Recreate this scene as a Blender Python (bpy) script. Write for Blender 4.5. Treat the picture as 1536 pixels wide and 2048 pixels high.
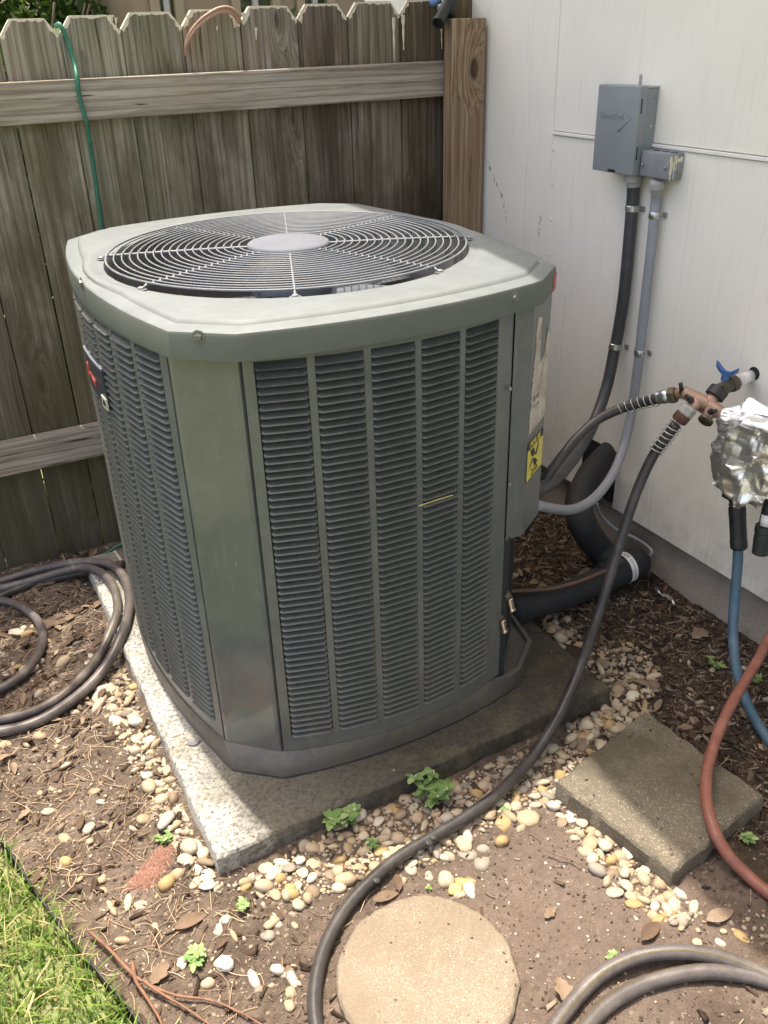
import bpy, bmesh, math, random
import numpy as np
from mathutils import Vector, Matrix, Quaternion

for o in list(bpy.data.objects):
    bpy.data.objects.remove(o)
SC = bpy.context.scene
COL = SC.collection
rnd = random.Random(7)
rng = np.random.default_rng(7)

# ------------------------------------------------------------------ camera
CAM_H = 1.30
FPX = 1768.0                       # focal length in pixels of the 1536x2048 photograph
PITCH, ROLL, YAW = 0.5003, -0.03117, 0.47457
_fw = Vector((math.sin(YAW)*math.cos(PITCH), math.cos(YAW)*math.cos(PITCH), -math.sin(PITCH)))
_r0 = Vector((math.cos(YAW), -math.sin(YAW), 0)); _u0 = _r0.cross(_fw)
CR = _r0*math.cos(ROLL) + _u0*math.sin(ROLL)
CU = -_r0*math.sin(ROLL) + _u0*math.cos(ROLL)
CO = Vector((0, 0, CAM_H))
cam = bpy.data.cameras.new('camera'); cob = bpy.data.objects.new('camera', cam); COL.objects.link(cob)
cam.sensor_fit = 'HORIZONTAL'; cam.sensor_width = 36.0; cam.lens = 36.0*FPX/1536.0
cam.clip_start = 0.02; cam.clip_end = 300
m = Matrix((CR, CU, -_fw)).transposed().to_4x4(); m.translation = CO
cob.matrix_world = m
SC.camera = cob

# ------------------------------------------------------------------ light
SUN_DIR = Vector((-0.013, 0.207, 1.0)).normalized()      # towards the sun
world = bpy.data.worlds.new('World'); SC.world = world; world.use_nodes = True
wn = world.node_tree; wn.nodes.clear()
sky = wn.nodes.new('ShaderNodeTexSky'); sky.sky_type = 'NISHITA'; sky.sun_disc = False
sky.sun_elevation = math.asin(SUN_DIR.z); sky.sun_rotation = math.atan2(SUN_DIR.x, SUN_DIR.y)
sky.air_density = 0.9; sky.dust_density = 6.0; sky.ozone_density = 0.3; sky.altitude = 200
bg = wn.nodes.new('ShaderNodeBackground'); bg.inputs[1].default_value = 0.15
wo = wn.nodes.new('ShaderNodeOutputWorld')
wn.links.new(sky.outputs[0], bg.inputs[0]); wn.links.new(bg.outputs[0], wo.inputs[0])
sl = bpy.data.lights.new('sun', 'SUN'); so = bpy.data.objects.new('sun', sl); COL.objects.link(so)
sl.energy = 2.3; sl.angle = math.radians(0.55); sl.color = (1.0, 0.98, 0.95)
so.rotation_euler = SUN_DIR.to_track_quat('Z', 'Y').to_euler(); so.location = (0, 0, 6)
SC.view_settings.view_transform = 'Standard'; SC.view_settings.look = 'None'
SC.view_settings.exposure = 1.74; SC.view_settings.gamma = 1.0
SC.view_settings.use_white_balance = True; SC.view_settings.white_balance_temperature = 7450; SC.view_settings.white_balance_tint = 10.5
SC.view_settings.use_curve_mapping = False
SC.render.engine = 'CYCLES'
SC.cycles.use_denoising = True
SC.cycles.max_bounces = 8
SC.cycles.sample_clamp_indirect = 6

# ------------------------------------------------------------------ measuring helpers (photograph pixel -> point on a known plane)
def ray(u, v): return CR*((u-768)/FPX) - CU*((v-1024)/FPX) + _fw
def at_z(u, v, z=0.0): d = ray(u, v); return CO + d*((z-CAM_H)/d.z)
def at_y(u, v, y): d = ray(u, v); return CO + d*(y/d.y)
def at_x(u, v, x): d = ray(u, v); return CO + d*(x/d.x)
def mpp(p): return (Vector(p)-CO).dot(_fw)/FPX            # metres per photograph pixel at a point

# ------------------------------------------------------------------ object helpers
def link(o, parent=None):
    COL.objects.link(o)
    if parent: o.parent = parent
    return o
def tag(o, label=None, cat=None, group=None, kind=None):
    if label: o['label'] = label
    if cat: o['category'] = cat
    if group: o['group'] = group
    if kind: o['kind'] = kind
    return o
def empty(name, loc=(0, 0, 0), rz=0):
    o = bpy.data.objects.new(name, None); o.location = loc; o.rotation_euler.z = rz; o.empty_display_size = .05
    return link(o)
def mesh(name, V, F, mat=None, smooth=False):
    me = bpy.data.meshes.new(name); me.from_pydata([tuple(v) for v in V], [], [tuple(f) for f in F]); me.update()
    if mat:
        for q in (mat if isinstance(mat, (list, tuple)) else [mat]): me.materials.append(q)
    if smooth: me.shade_smooth()
    return me
def obj(name, me, parent=None, loc=None, rot=None):
    o = bpy.data.objects.new(name, me)
    if loc is not None: o.location = loc
    if rot is not None: o.rotation_euler = rot
    return link(o, parent)
def mobj(name, V, F, mat, parent=None, smooth=False, loc=None): return obj(name, mesh(name, V, F, mat, smooth), parent, loc)
class MB:
    def __init__(s): s.V = []; s.F = []
    def add(s, V, F):
        n = len(s.V); s.V += [tuple(v) for v in V]; s.F += [tuple(i+n for i in f) for f in F]; return s
    def box(s, a, b):
        x0, y0, z0 = a; x1, y1, z1 = b
        return s.add([(x0,y0,z0),(x1,y0,z0),(x1,y1,z0),(x0,y1,z0),(x0,y0,z1),(x1,y0,z1),(x1,y1,z1),(x0,y1,z1)],
              [(0,3,2,1),(4,5,6,7),(0,1,5,4),(1,2,6,5),(2,3,7,6),(3,0,4,7)])
    def tube(s, *a, **k): return s.add(*tube(*a, **k))
    def cyl(s, p, q, r, r2=None, seg=20): return s.add(*cyl(p, q, r, r2, seg))
    def o(s, name, mat, parent=None, smooth=False, loc=None): return mobj(name, s.V, s.F, mat, parent, smooth, loc)
def bev_box(name, a, b, mat, parent=None, bev=0.003, seg=2, loc=None):
    bm = bmesh.new(); bmesh.ops.create_cube(bm, size=1)
    a = Vector(a); b = Vector(b); c = (a+b)/2; d = b-a
    for v in bm.verts: v.co = Vector((v.co.x*d.x, v.co.y*d.y, v.co.z*d.z)) + c
    bmesh.ops.bevel(bm, geom=list(bm.edges), offset=bev, segments=seg, affect='EDGES', profile=.5)
    me = bpy.data.meshes.new(name); bm.to_mesh(me); bm.free(); me.materials.append(mat); me.shade_smooth()
    try: me.set_sharp_from_angle(angle=math.radians(20))
    except Exception: pass
    return obj(name, me, parent, loc)
def spline(P, n=8):
    P = [Vector(p) for p in P]; Q = [P[0]*2-P[1]] + P + [P[-1]*2-P[-2]]; out = []
    for i in range(1, len(Q)-2):
        a, b, c, d = Q[i-1], Q[i], Q[i+1], Q[i+2]
        for k in range(n):
            t = k/n; out.append(.5*((2*b)+(c-a)*t+(2*a-5*b+4*c-d)*t*t+(3*b-a-3*c+d)*t**3))
    out.append(P[-1]); return out
def frames(P):
    T = []
    for i in range(len(P)):
        t = P[min(i+1, len(P)-1)]-P[max(i-1, 0)]; T.append(t.normalized() if t.length > 1e-9 else Vector((0,0,1)))
    up = Vector((0, 0, 1)) if abs(T[0].z) < .9 else Vector((1, 0, 0))
    n = (up - T[0]*up.dot(T[0])).normalized(); N = [n]
    for i in range(1, len(P)):
        n = (n - T[i]*n.dot(T[i])).normalized(); N.append(n)
    return T, N
def tube(P, r, seg=12, caps=True):
    P = [Vector(p) for p in P]; T, N = frames(P); V = []; F = []
    for i, p in enumerate(P):
        b = T[i].cross(N[i]); rr = r[i] if isinstance(r, (list, tuple)) else r
        for k in range(seg):
            a = 2*math.pi*k/seg; V.append(p+N[i]*(math.cos(a)*rr)+b*(math.sin(a)*rr))
    for i in range(len(P)-1):
        for k in range(seg):
            k2 = (k+1) % seg; F.append((i*seg+k, i*seg+k2, (i+1)*seg+k2, (i+1)*seg+k))
    if caps: F.append(tuple(range(seg-1, -1, -1))); F.append(tuple((len(P)-1)*seg+k for k in range(seg)))
    return V, F
def cyl(p, q, r, r2=None, seg=20):
    return tube([p, q], [r, r if r2 is None else r2], seg)
def lathe_axis(p, q, prof, seg=24):
    """prof: list of (t along p->q in metres, radius)"""
    p = Vector(p); q = Vector(q); d = (q-p).normalized()
    P = [p+d*t for t, r in prof]; up = Vector((0,0,1)) if abs(d.z) < .9 else Vector((1,0,0))
    n = (up-d*up.dot(d)).normalized(); b = d.cross(n); V = []; F = []
    for (t, r), c in zip(prof, P):
        for k in range(seg):
            a = 2*math.pi*k/seg; V.append(c+n*(math.cos(a)*r)+b*(math.sin(a)*r))
    for i in range(len(prof)-1):
        for k in range(seg):
            k2 = (k+1) % seg; F.append((i*seg+k, i*seg+k2, (i+1)*seg+k2, (i+1)*seg+k))
    F.append(tuple(range(seg-1, -1, -1))); F.append(tuple((len(prof)-1)*seg+k for k in range(seg)))
    return V, F
def sharp(o, ang=40):
    o.data.shade_smooth()
    try: o.data.set_sharp_from_angle(angle=math.radians(ang))
    except Exception: pass
    return o
def helix(P, r, turns, n=16):
    P = [Vector(p) for p in P]; L = [0]
    for i in range(1, len(P)): L.append(L[-1]+(P[i]-P[i-1]).length)
    T, N = frames(P); out = []; tot = int(turns*n)
    for k in range(tot+1):
        s = L[-1]*k/tot; i = max(j for j in range(len(L)) if L[j] <= s+1e-9); i = min(i, len(P)-2)
        f = (s-L[i])/max(L[i+1]-L[i], 1e-9); c = P[i].lerp(P[i+1], f); t = T[i].lerp(T[i+1], f).normalized()
        nn = (N[i]-t*N[i].dot(t)).normalized(); b = t.cross(nn); a = 2*math.pi*k/n
        out.append(c+nn*(r*math.cos(a))+b*(r*math.sin(a)))
    return out
def text_mesh(name, body, size, mat, parent, M, extrude=.0006, offset=0.0, align='LEFT', squeeze=1.0):
    c = bpy.data.curves.new(name, 'FONT'); c.body = body; c.size = size; c.extrude = extrude; c.offset = offset; c.align_x = align
    c.resolution_u = 3
    t = bpy.data.objects.new(name, c); COL.objects.link(t)
    bpy.context.view_layer.update()
    me = bpy.data.meshes.new_from_object(t.evaluated_get(bpy.context.evaluated_depsgraph_get()))
    bpy.data.objects.remove(t); me.name = name
    me.transform(M @ Matrix.Diagonal((squeeze, 1, 1, 1))); me.materials.clear(); me.materials.append(mat)
    return obj(name, me, parent)

# ------------------------------------------------------------------ numpy value noise
_perm = rng.permutation(512)
def vnoise(x, y, s):
    x = x*s; y = y*s; xi = np.floor(x).astype(int); yi = np.floor(y).astype(int); xf = x-xi; yf = y-yi
    h = lambda a, b: _perm[(_perm[(a) % 512]+b) % 512]/511.0
    u = xf*xf*(3-2*xf); v = yf*yf*(3-2*yf)
    return (h(xi,yi)*(1-u)+h(xi+1,yi)*u)*(1-v)+(h(xi,yi+1)*(1-u)+h(xi+1,yi+1)*u)*v - .5
def gh(x, y):
    x = np.asarray(x, float); y = np.asarray(y, float)
    z = .020*vnoise(x, y, 3.1)+.010*vnoise(x+5, y, 9)+.006*vnoise(x, y+9, 27)+.0045*vnoise(x+3, y+1, 80)
    k = np.clip((y-2.0)/.3, 0, 1)
    return z + .01*k
def ghf(x, y): return float(gh(x, y))

# ------------------------------------------------------------------ materials
class Mt:
    def __init__(s, name, rough=.6, metal=0., spec=.5):
        s.m = bpy.data.materials.new(name); s.m.use_nodes = True; s.t = s.m.node_tree
        s.b = s.t.nodes['Principled BSDF']
        s.b.inputs['Roughness'].default_value = rough; s.b.inputs['Metallic'].default_value = metal
        s.b.inputs['Specular IOR Level'].default_value = spec
    def n(s, typ, props=None, **ins):
        nd = s.t.nodes.new('ShaderNode'+typ)
        for k, v in (props or {}).items(): setattr(nd, k, v)
        for k, v in ins.items():
            k2 = k.replace('_', ' '); sock = nd.inputs[int(k[1:])] if k[0] == 'i' and k[1:].isdigit() else nd.inputs[k2]
            s.put(sock, v)
        return nd
    def put(s, sock, v):
        if isinstance(v, bpy.types.NodeSocket): s.t.links.new(v, sock)
        elif isinstance(v, (tuple, list)) and len(v) == 3 and sock.type == 'RGBA': sock.default_value = (*v, 1)
        else: sock.default_value = v
    def co(s, scale=(1, 1, 1), kind='Object', rnd_off=False, loc=(0, 0, 0)):
        c = s.n('TexCoord').outputs[kind]
        if rnd_off:
            r = s.n('ObjectInfo').outputs['Random']; k = s.n('Math', {'operation': 'MULTIPLY'}, i0=r, i1=37.0).outputs[0]
            c = s.n('VectorMath', {'operation': 'ADD'}, i0=c, i1=k).outputs[0]
        mp = s.n('Mapping'); s.put(mp.inputs[0], c); mp.inputs['Scale'].default_value = scale; mp.inputs['Location'].default_value = loc
        return mp.outputs[0]
    def wpos(s, scale=(1, 1, 1)):
        c = s.n('NewGeometry').outputs['Position']; mp = s.n('Mapping'); s.put(mp.inputs[0], c); mp.inputs['Scale'].default_value = scale
        return mp.outputs[0]
    def noise(s, vec, scale=5., detail=4., rough=.55, dist=0.):
        return s.n('TexNoise', None, Vector=vec, Scale=scale, Detail=detail, Roughness=rough, Distortion=dist).outputs['Fac']
    def voro(s, vec, scale=5., feature='F1', out='Distance'):
        return s.n('TexVoronoi', {'feature': feature}, Vector=vec, Scale=scale).outputs[out]
    def ramp(s, fac, *st):
        r = s.n('ValToRGB'); s.put(r.inputs[0], fac); e = r.color_ramp.elements
        while len(e) < len(st): e.new(.5)
        for k, (p, c) in enumerate(st):
            e[k].position = p; e[k].color = (*c, 1) if isinstance(c, (tuple, list)) else (c, c, c, 1)
        return r.outputs[0]
    def mix(s, f, a, b, mode='MIX'):
        nd = s.n('Mix', {'data_type': 'RGBA', 'blend_type': mode}); s.put(nd.inputs[0], f); s.put(nd.inputs[6], a); s.put(nd.inputs[7], b)
        return nd.outputs[2]
    def math(s, op, a, b=0., c=0.):
        nd = s.n('Math', {'operation': op}); s.put(nd.inputs[0], a); s.put(nd.inputs[1], b); s.put(nd.inputs[2], c); return nd.outputs[0]
    def sep(s, vec): return s.n('SeparateXYZ', None, Vector=vec).outputs
    def bump(s, h, strength=.3, dist=.002, prev=None):
        nd = s.n('Bump', None, Strength=strength, Distance=dist, Height=h)
        if prev: s.put(nd.inputs['Normal'], prev)
        s.put(s.b.inputs['Normal'], nd.outputs[0]); return nd.outputs[0]
    def color(s, c): s.put(s.b.inputs['Base Color'], c); return s
    def rough(s, c): s.put(s.b.inputs['Roughness'], c); return s
def simple(name, col, rough=.6, metal=0., var=.25, scale=20., bump=.1, bdist=.001, spec=.5, dirt=None, kind='Object'):
    t = Mt(name, rough, metal, spec); c = t.co(kind=kind, rnd_off=True); f = t.noise(c, scale, 5)
    a = tuple(x*(1-var) for x in col); b = tuple(min(1, x*(1+var)) for x in col)
    k = t.ramp(f, (.3, a), (.7, b))
    if dirt:
        g = t.ramp(t.noise(c, scale*.35, 6, .7), (.52, 0.), (.68, 1.)); k = t.mix(g, k, dirt)
    t.color(k); t.rough(t.math('ADD', t.math('MULTIPLY', f, .2), rough-.1))
    if bump: t.bump(t.noise(c, scale*4, 3), bump, bdist)
    return t.m

def wood_mat(name, axis='z', base=(.20,.185,.155), dark=(.055,.045,.034), light=(.34,.32,.28), green=True, knot=None):
    t = Mt(name, .85, 0, .25)
    sc = {'z': (1, 1, .035), 'x': (.035, 1, 1)}[axis]
    raw = t.co((1, 1, 1), rnd_off=True)
    # knots bend the grain
    ks = {'z': (9, .01, 2.6), 'x': (2.2, .01, 12)}[axis]
    mp = t.n('Mapping'); t.put(mp.inputs[0], raw); mp.inputs['Scale'].default_value = ks
    kd = t.voro(mp.outputs[0], 1.0)
    if knot:
        wv_ = t.n('VectorMath', {'operation': 'SUBTRACT'}); t.put(wv_.inputs[0], t.wpos()); wv_.inputs[1].default_value = knot
        ws_ = t.n('VectorMath', {'operation': 'MULTIPLY'}); t.put(ws_.inputs[0], wv_.outputs[0]); ws_.inputs[1].default_value = (5.2, 1.0, 2.7)
        kd = t.n('VectorMath', {'operation': 'LENGTH'}, i0=ws_.outputs[0]).outputs['Value']
    kn = t.ramp(kd, (.0, 1.), (.13, .55), (.32, 0.))
    c1 = t.n('Mapping'); t.put(c1.inputs[0], raw); c1.inputs['Scale'].default_value = sc
    warp = t.n('VectorMath', {'operation': 'ADD'}); t.put(warp.inputs[0], c1.outputs[0])
    cx = t.n('CombineXYZ'); t.put(cx.inputs[0], t.math('MULTIPLY', kn, .05)); t.put(cx.inputs[2], t.math('MULTIPLY', kn, .05)); t.put(warp.inputs[1], cx.outputs[0])
    wv = warp.outputs[0]
    g1 = t.noise(wv, 55, 3, .6, .3); g2 = t.noise(wv, 210, 2, .6); g3 = t.noise(raw, 6, 4, .6)
    ring = t.n('TexWave', {'wave_type': 'BANDS', 'bands_direction': 'X' if axis == 'z' else 'Z'}, Vector=wv, Scale=16, Distortion=9, Detail=2, Detail_Scale=1.6).outputs['Fac']
    k = t.ramp(g1, (.25, tuple(x*.6 for x in base)), (.5, base), (.75, light))
    k = t.mix(t.math('MULTIPLY', t.ramp(ring, (.0, 1.), (.35, 0.)), .55), k, dark)
    k = t.mix(t.math('MULTIPLY', t.ramp(g2, (.35, 1.), (.5, 0.)), .5), k, dark)
    k = t.mix(t.ramp(g3, (.5, 0.), (.75, .45)), k, (dark[0]*2.2, dark[1]*2.0, dark[2]*1.7))
    crack = t.ramp(t.noise(wv, 120, 2, .5, .5), (.28, 1.), (.33, 0.))
    k = t.mix(t.math('MULTIPLY', crack, .85), k, (.02, .016, .012))
    kc = t.ramp(kd, (.0, 1.), (.05, 1.), (.085, 0.)); k = t.mix(t.math('MULTIPLY', kc, .8), k, (.035, .022, .014))
    z = t.sep(t.wpos())[2]
    if green:
        gm = t.math('MULTIPLY', t.ramp(t.noise(t.wpos((1,1,.25)), 9, 4), (.42, 0.), (.58, 1.)), t.ramp(z, (.0, .9), (.55, .42), (1., .22), (1.3, .30)))
        k = t.mix(gm, k, (.085, .10, .03))
    if green:
        st_ = t.math('ADD', t.math('MULTIPLY', t.noise(t.wpos((1.6,1,.55)), 4.2, 6, .65), 1.0), t.math('MULTIPLY', t.math('SUBTRACT', 1.05, z), .38))
        k = t.mix(t.ramp(st_, (.49, 0.), (.62, .66), (.88, .92)), k, t.mix(g1, (.045,.036,.022), (.105,.088,.052)))
    oc = t.n('ObjectInfo').outputs['Color']
    k = t.mix(1., k, oc, 'MULTIPLY')
    t.color(k)
    h = t.math('ADD', t.math('MULTIPLY', g1, .6), t.math('SUBTRACT', t.math('MULTIPLY', g2, .35), t.math('MULTIPLY', crack, .8)))
    h = t.math('SUBTRACT', h, t.math('MULTIPLY', t.ramp(ring, (.0, 1.), (.3, 0.)), .3))
    t.bump(h, .6, .0016)
    return t.m
W_PICKET = wood_mat('weathered_picket', 'z', base=(.285,.257,.218), dark=(.105,.085,.064), light=(.43,.40,.345))
W_RAIL = wood_mat('weathered_rail', 'x', base=(.36,.325,.275), dark=(.15,.12,.09), light=(.50,.465,.41), green=False)
W_POST = wood_mat('post_wood', 'z', base=(.32,.225,.14), dark=(.13,.08,.05), light=(.43,.34,.24), green=False, knot=tuple(at_y(948, 138, 2.262)))
W_POST_T = None
M_CREAM = simple('cream_overspray', (.66,.60,.47), .6, var=.12, scale=60)

def siding_mat():
    t = Mt('painted_siding', .55, 0, .35); p = t.wpos((1, 1, .05)); q = t.wpos()
    g = t.noise(p, 160, 3, .6); g0 = t.noise(p, 45, 3, .6); big = t.noise(q, 3.0, 4)
    k = t.ramp(big, (.3, (.82,.785,.70)), (.7, (.88,.85,.765)))
    k = t.mix(t.math('MULTIPLY', t.ramp(g, (.3, 1.), (.45, 0.)), .12), k, (.45,.43,.39))
    sp = t.ramp(t.noise(t.wpos((1,1,.45)), 38, 5, .7), (.70, 0.), (.735, 1.))
    area = t.ramp(t.noise(q, 2.6, 3), (.55, 0.), (.66, 1.))
    k = t.mix(t.math('MULTIPLY', t.math('MULTIPLY', sp, area), .8), k, (.07,.065,.06))
    low = t.math('MULTIPLY', t.ramp(t.sep(q)[2], (.12, .5), (.38, 0.)), t.ramp(t.noise(q, 14, 5, .7), (.4, 0.), (.7, 1.)))
    k = t.mix(low, k, (.36,.33,.27))
    t.color(k); b = t.bump(g0, .55, .0016); t.bump(g, .5, .0007, b)
    # shallow pressed grooves every 20 cm
    y = t.sep(q)[1]
    w = t.math('ABSOLUTE', t.math('SUBTRACT', t.math('FRACT', t.math('MULTIPLY', t.math('ADD', y, .035), 5.0)), .5))
    gr = t.ramp(w, (.0, 0.), (.018, 0.), (.034, 1.))
    b2 = t.n('Bump', None, Strength=.5, Distance=.0016, Height=gr); t.put(b2.inputs['Normal'], t.b.inputs['Normal'].links[0].from_socket); t.put(t.b.inputs['Normal'], b2.outputs[0])
    return t.m
M_SIDING = siding_mat()
M_TRIM = simple('painted_flashing', (.82,.80,.74), .5, var=.06, scale=12, bump=.05)

def concrete_mat(name, c1, c2, speck, sp_scale=260, wet=None, topfade=False):
    t = Mt(name, .9, 0, .25); q = t.wpos()
    big = t.noise(q, 7, 6, .65); k = t.ramp(big, (.3, c1), (.7, c2))
    f = t.noise(q, sp_scale, 3, .7); k = t.mix(t.math('MULTIPLY', t.ramp(f, (.36, 1.), (.5, 0.)), .65), k, tuple(x*.42 for x in c1))
    v = t.voro(q, sp_scale*.8, out='Color'); vb = t.n('SeparateColor', None, Color=v).outputs[0]
    k = t.mix(t.math('MULTIPLY', t.ramp(vb, (.86, 0.), (.92, 1.)), .7), k, speck)
    if wet:
        m_ = t.ramp(t.noise(q, 5.5, 5, .62), (.44, 0.), (.60, 1.)); k = t.mix(t.math('MULTIPLY', m_, .75), k, wet)
    t.color(k); b = t.bump(t.noise(q, sp_scale*.6, 4, .7), .9, .003); t.bump(t.noise(q, 40, 4), .4, .004, b)
    return t.m
def pad_mat():
    t = Mt('pad_concrete', .9, 0, .2); q = t.wpos(); s = t.sep(q)
    big = t.noise(q, 6, 6, .65); k = t.ramp(big, (.3, (.36,.35,.32)), (.7, (.50,.49,.455)))
    f = t.noise(q, 130, 4, .75); k = t.mix(t.ramp(f, (.40, .85), (.53, 0.)), k, (.12,.112,.095))
    # mildew mottling with the unit's shade painted in, away from the front left edge
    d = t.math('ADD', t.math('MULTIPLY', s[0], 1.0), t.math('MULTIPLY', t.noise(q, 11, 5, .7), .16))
    mildew_shade = t.ramp(d, (.31, 0.), (.40, .80), (.70, .97))
    k = t.mix(mildew_shade, k, t.ramp(t.noise(q, 90, 4, .7), (.3, (.034,.029,.021)), (.6, (.066,.057,.041)), (.8, (.125,.112,.085))))
    g = t.math('MULTIPLY', t.ramp(t.noise(q, 16, 5, .7), (.5, 0.), (.62, 1.)), .45); k = t.mix(g, k, (.13,.12,.07))
    t.color(k); b = t.bump(t.noise(q, 150, 4, .7), .8, .004); t.bump(t.noise(q, 35, 4), .4, .004, b)
    return t.m
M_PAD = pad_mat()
M_ROUND = concrete_mat('exposed_aggregate_tan', (.235,.19,.14), (.31,.255,.195), (.42,.36,.28), 620, wet=(.20,.16,.115))
M_PAVER = concrete_mat('mossy_paver', (.15,.13,.095), (.215,.185,.14), (.34,.30,.24), 560, wet=(.085,.075,.052))
M_FOUND = concrete_mat('foundation_concrete', (.36,.31,.25), (.48,.42,.35), (.5,.45,.39), 480, wet=(.25,.21,.16))

def dirt_mat():
    t = Mt('garden_soil', .95, 0, .15); q = t.wpos()
    f = t.noise(q, 7, 6, .65); f2 = t.noise(q, 60, 5, .7); f3 = t.noise(q, 350, 3, .6)
    k = t.ramp(f, (.3, (.068,.051,.040)), (.5, (.112,.085,.067)), (.7, (.18,.14,.112)))
    k = t.mix(t.ramp(f2, (.35, .6), (.55, 0.)), k, (.035,.025,.018))
    k = t.mix(t.math('MULTIPLY', t.ramp(f3, (.60, 0.), (.70, 1.)), .5), k, (.30,.25,.19))
    vb = t.n('SeparateColor', None, Color=t.voro(q, 190, out='Color')).outputs[0]
    k = t.mix(t.math('MULTIPLY', t.ramp(vb, (.95, 0.), (.97, 1.)), .5), k, (.34,.28,.21))
    s = t.sep(q)
    # worn, finer and paler soil in front of the unit
    dx = t.math('POWER', t.math('MULTIPLY', t.math('SUBTRACT', s[0], .72), 2.6), 2.)
    dy = t.math('POWER', t.math('MULTIPLY', t.math('SUBTRACT', s[1], .74), 3.0), 2.)
    dd = t.math('ADD', t.math('SQRT', t.math('ADD', dx, dy)), t.math('MULTIPLY', t.math('SUBTRACT', t.noise(q, 6, 5, .65), .5), .9))
    k = t.mix(t.ramp(dd, (.35, .75), (1.0, 0.)), k, t.mix(f2, (.105,.078,.064), (.20,.152,.125)))
    # damp humus by the house wall
    wt = t.ramp(t.math('ADD', s[0], t.math('MULTIPLY', t.math('SUBTRACT', f, .5), .5)), (.98, 0.), (1.14, .8))
    k = t.mix(wt, k, t.mix(f2, (.022,.015,.010), (.06,.043,.03)))
    t.color(k)
    b = t.bump(f2, .8, .008); b = t.bump(f3, .7, .0025, b); t.bump(t.voro(q, 140), .35, .002, b)
    return t.m
M_DIRT = dirt_mat()

def ac_mat(name, col, rough, dust, dcol=(.33,.34,.31), dscale=9, coat=.0):
    t = Mt(name, rough, 0, .5); q = t.wpos()
    f = t.noise(q, dscale, 6, .7); k = t.ramp(f, (.3, tuple(x*.9 for x in col)), (.7, tuple(x*1.1 for x in col)))
    d = t.math('MULTIPLY', t.ramp(t.noise(q, dscale*2.7, 7, .75), (.45, 0.), (.75, 1.)), dust)
    k = t.mix(d, k, dcol)
    lo_ = t.math('MULTIPLY', t.ramp(t.sep(q)[2], (.10, .55), (.34, .0)), t.ramp(t.noise(q, 26, 6, .75), (.38, 0.), (.66, 1.))); k = t.mix(lo_, k, (.125,.105,.08))
    stk = t.ramp(t.noise(t.wpos((1, 1, .06)), 42, 4, .7), (.60, 0.), (.72, .22)); k = t.mix(stk, k, (.24,.24,.22))
    scr = t.ramp(t.noise(t.wpos((1, 1, .7)), 60, 8, .85, 2.5), (.70, 0.), (.73, .5)); k = t.mix(scr, k, (.30,.31,.29)); t.color(k)
    t.rough(t.math('ADD', t.math('ADD', t.math('MULTIPLY', d, .5), t.math('MULTIPLY', f, .12)), rough-.06))
    t.bump(t.noise(q, 3.5, 2), .25, .01)
    if coat: t.b.inputs['Coat Weight'].default_value = coat; t.b.inputs['Coat Roughness'].default_value = .12
    return t.m
M_AC = ac_mat('cabinet_paint', (.112,.123,.116), .30, .18)
M_ACC = ac_mat('corner_panel_paint', (.104,.112,.110), .15, .10, coat=.35)
M_LOUV = ac_mat('louver_paint', (.082,.087,.077), .36, .22, dcol=(.20,.20,.18), dscale=25)
def _drops():
    t = M_LOUV.node_tree; b = t.nodes['Principled BSDF']; src = b.inputs['Base Color'].links[0].from_socket
    w = Mt.__new__(Mt); w.m = M_LOUV; w.t = t; w.b = b; q = w.wpos((1, 1, 1.3))
    f = w.ramp(w.noise(q, 95, 5, .75), (.66, 0.), (.72, .75)); a = w.ramp(w.noise(w.wpos(), 9, 2), (.52, 0.), (.64, 1.)); z = w.ramp(w.sep(w.wpos())[2], (.60, 0.), (.74, 1.))
    w.put(b.inputs['Base Color'], w.mix(w.math('MULTIPLY', w.math('MULTIPLY', f, a), z), src, (.36,.36,.33)))
_drops()
def lid_mat():
    t = Mt('chalky_lid_paint', .42, 0, .28); q = t.wpos()
    f = t.noise(q, 9, 6, .7); up = t.sep(t.n('NewGeometry').outputs['Normal'])[2]
    k = t.ramp(f, (.3, (.105,.12,.105)), (.7, (.125,.14,.122)))
    ch = t.ramp(t.noise(q, 14, 7, .75), (.3, (.120,.139,.145)), (.7, (.163,.184,.190)))
    top = t.ramp(up, (.55, 0.), (.9, 1.)); k = t.mix(top, k, ch)
    sc = t.ramp(t.noise(t.wpos((1, 1, 1)), 38, 7, .8, 1.5), (.68, 0.), (.74, 1.)); k = t.mix(t.math('MULTIPLY', t.math('MULTIPLY', sc, top), .55), k, (.38,.39,.37))
    t.color(k); t.rough(t.math('ADD', t.math('MULTIPLY', f, .25), .45)); t.bump(t.noise(q, 3.5, 2), .2, .008)
    return t.m
M_LID = lid_mat()
M_PAN = ac_mat('base_pan_paint', (.070,.067,.060), .42, .5, dcol=(.14,.12,.10), dscale=12)
M_WIRE = simple('grille_wire', (.15,.168,.188), .5, .0, var=.12, scale=30, bump=.05, dirt=(.20,.20,.19))
M_HUB = simple('hub_plastic', (.135,.146,.172), .8, 0, var=.06, scale=16, bump=.15, spec=.15)
M_DARK = simple('dark_interior', (.022,.024,.025), .6, .2, var=.3, scale=20)
M_FAN = simple('fan_blade', (.10,.115,.135), .4, .5, var=.2, scale=15)
M_SHROUD = simple('shroud_metal', (.30,.28,.27), .35, .5, var=.2, scale=12)
M_BOLT = simple('zinc_bolt', (.38,.38,.36), .38, .8, var=.2, scale=90)
M_CHROME = simple('chrome', (.75,.72,.68), .12, 1., var=.05, scale=50, bump=0)
M_BLACK = simple('black_rubber', (.018,.018,.019), .5, 0, var=.4, scale=60, bump=.2)
M_INSUL = simple('black_foam_insulation', (.020,.021,.023), .75, 0, var=.35, scale=25, bump=.4, bdist=.002)
M_FRAME = simple('dark_green_frame', (.030,.040,.038), .4, .2, var=.2, scale=20)
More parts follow.
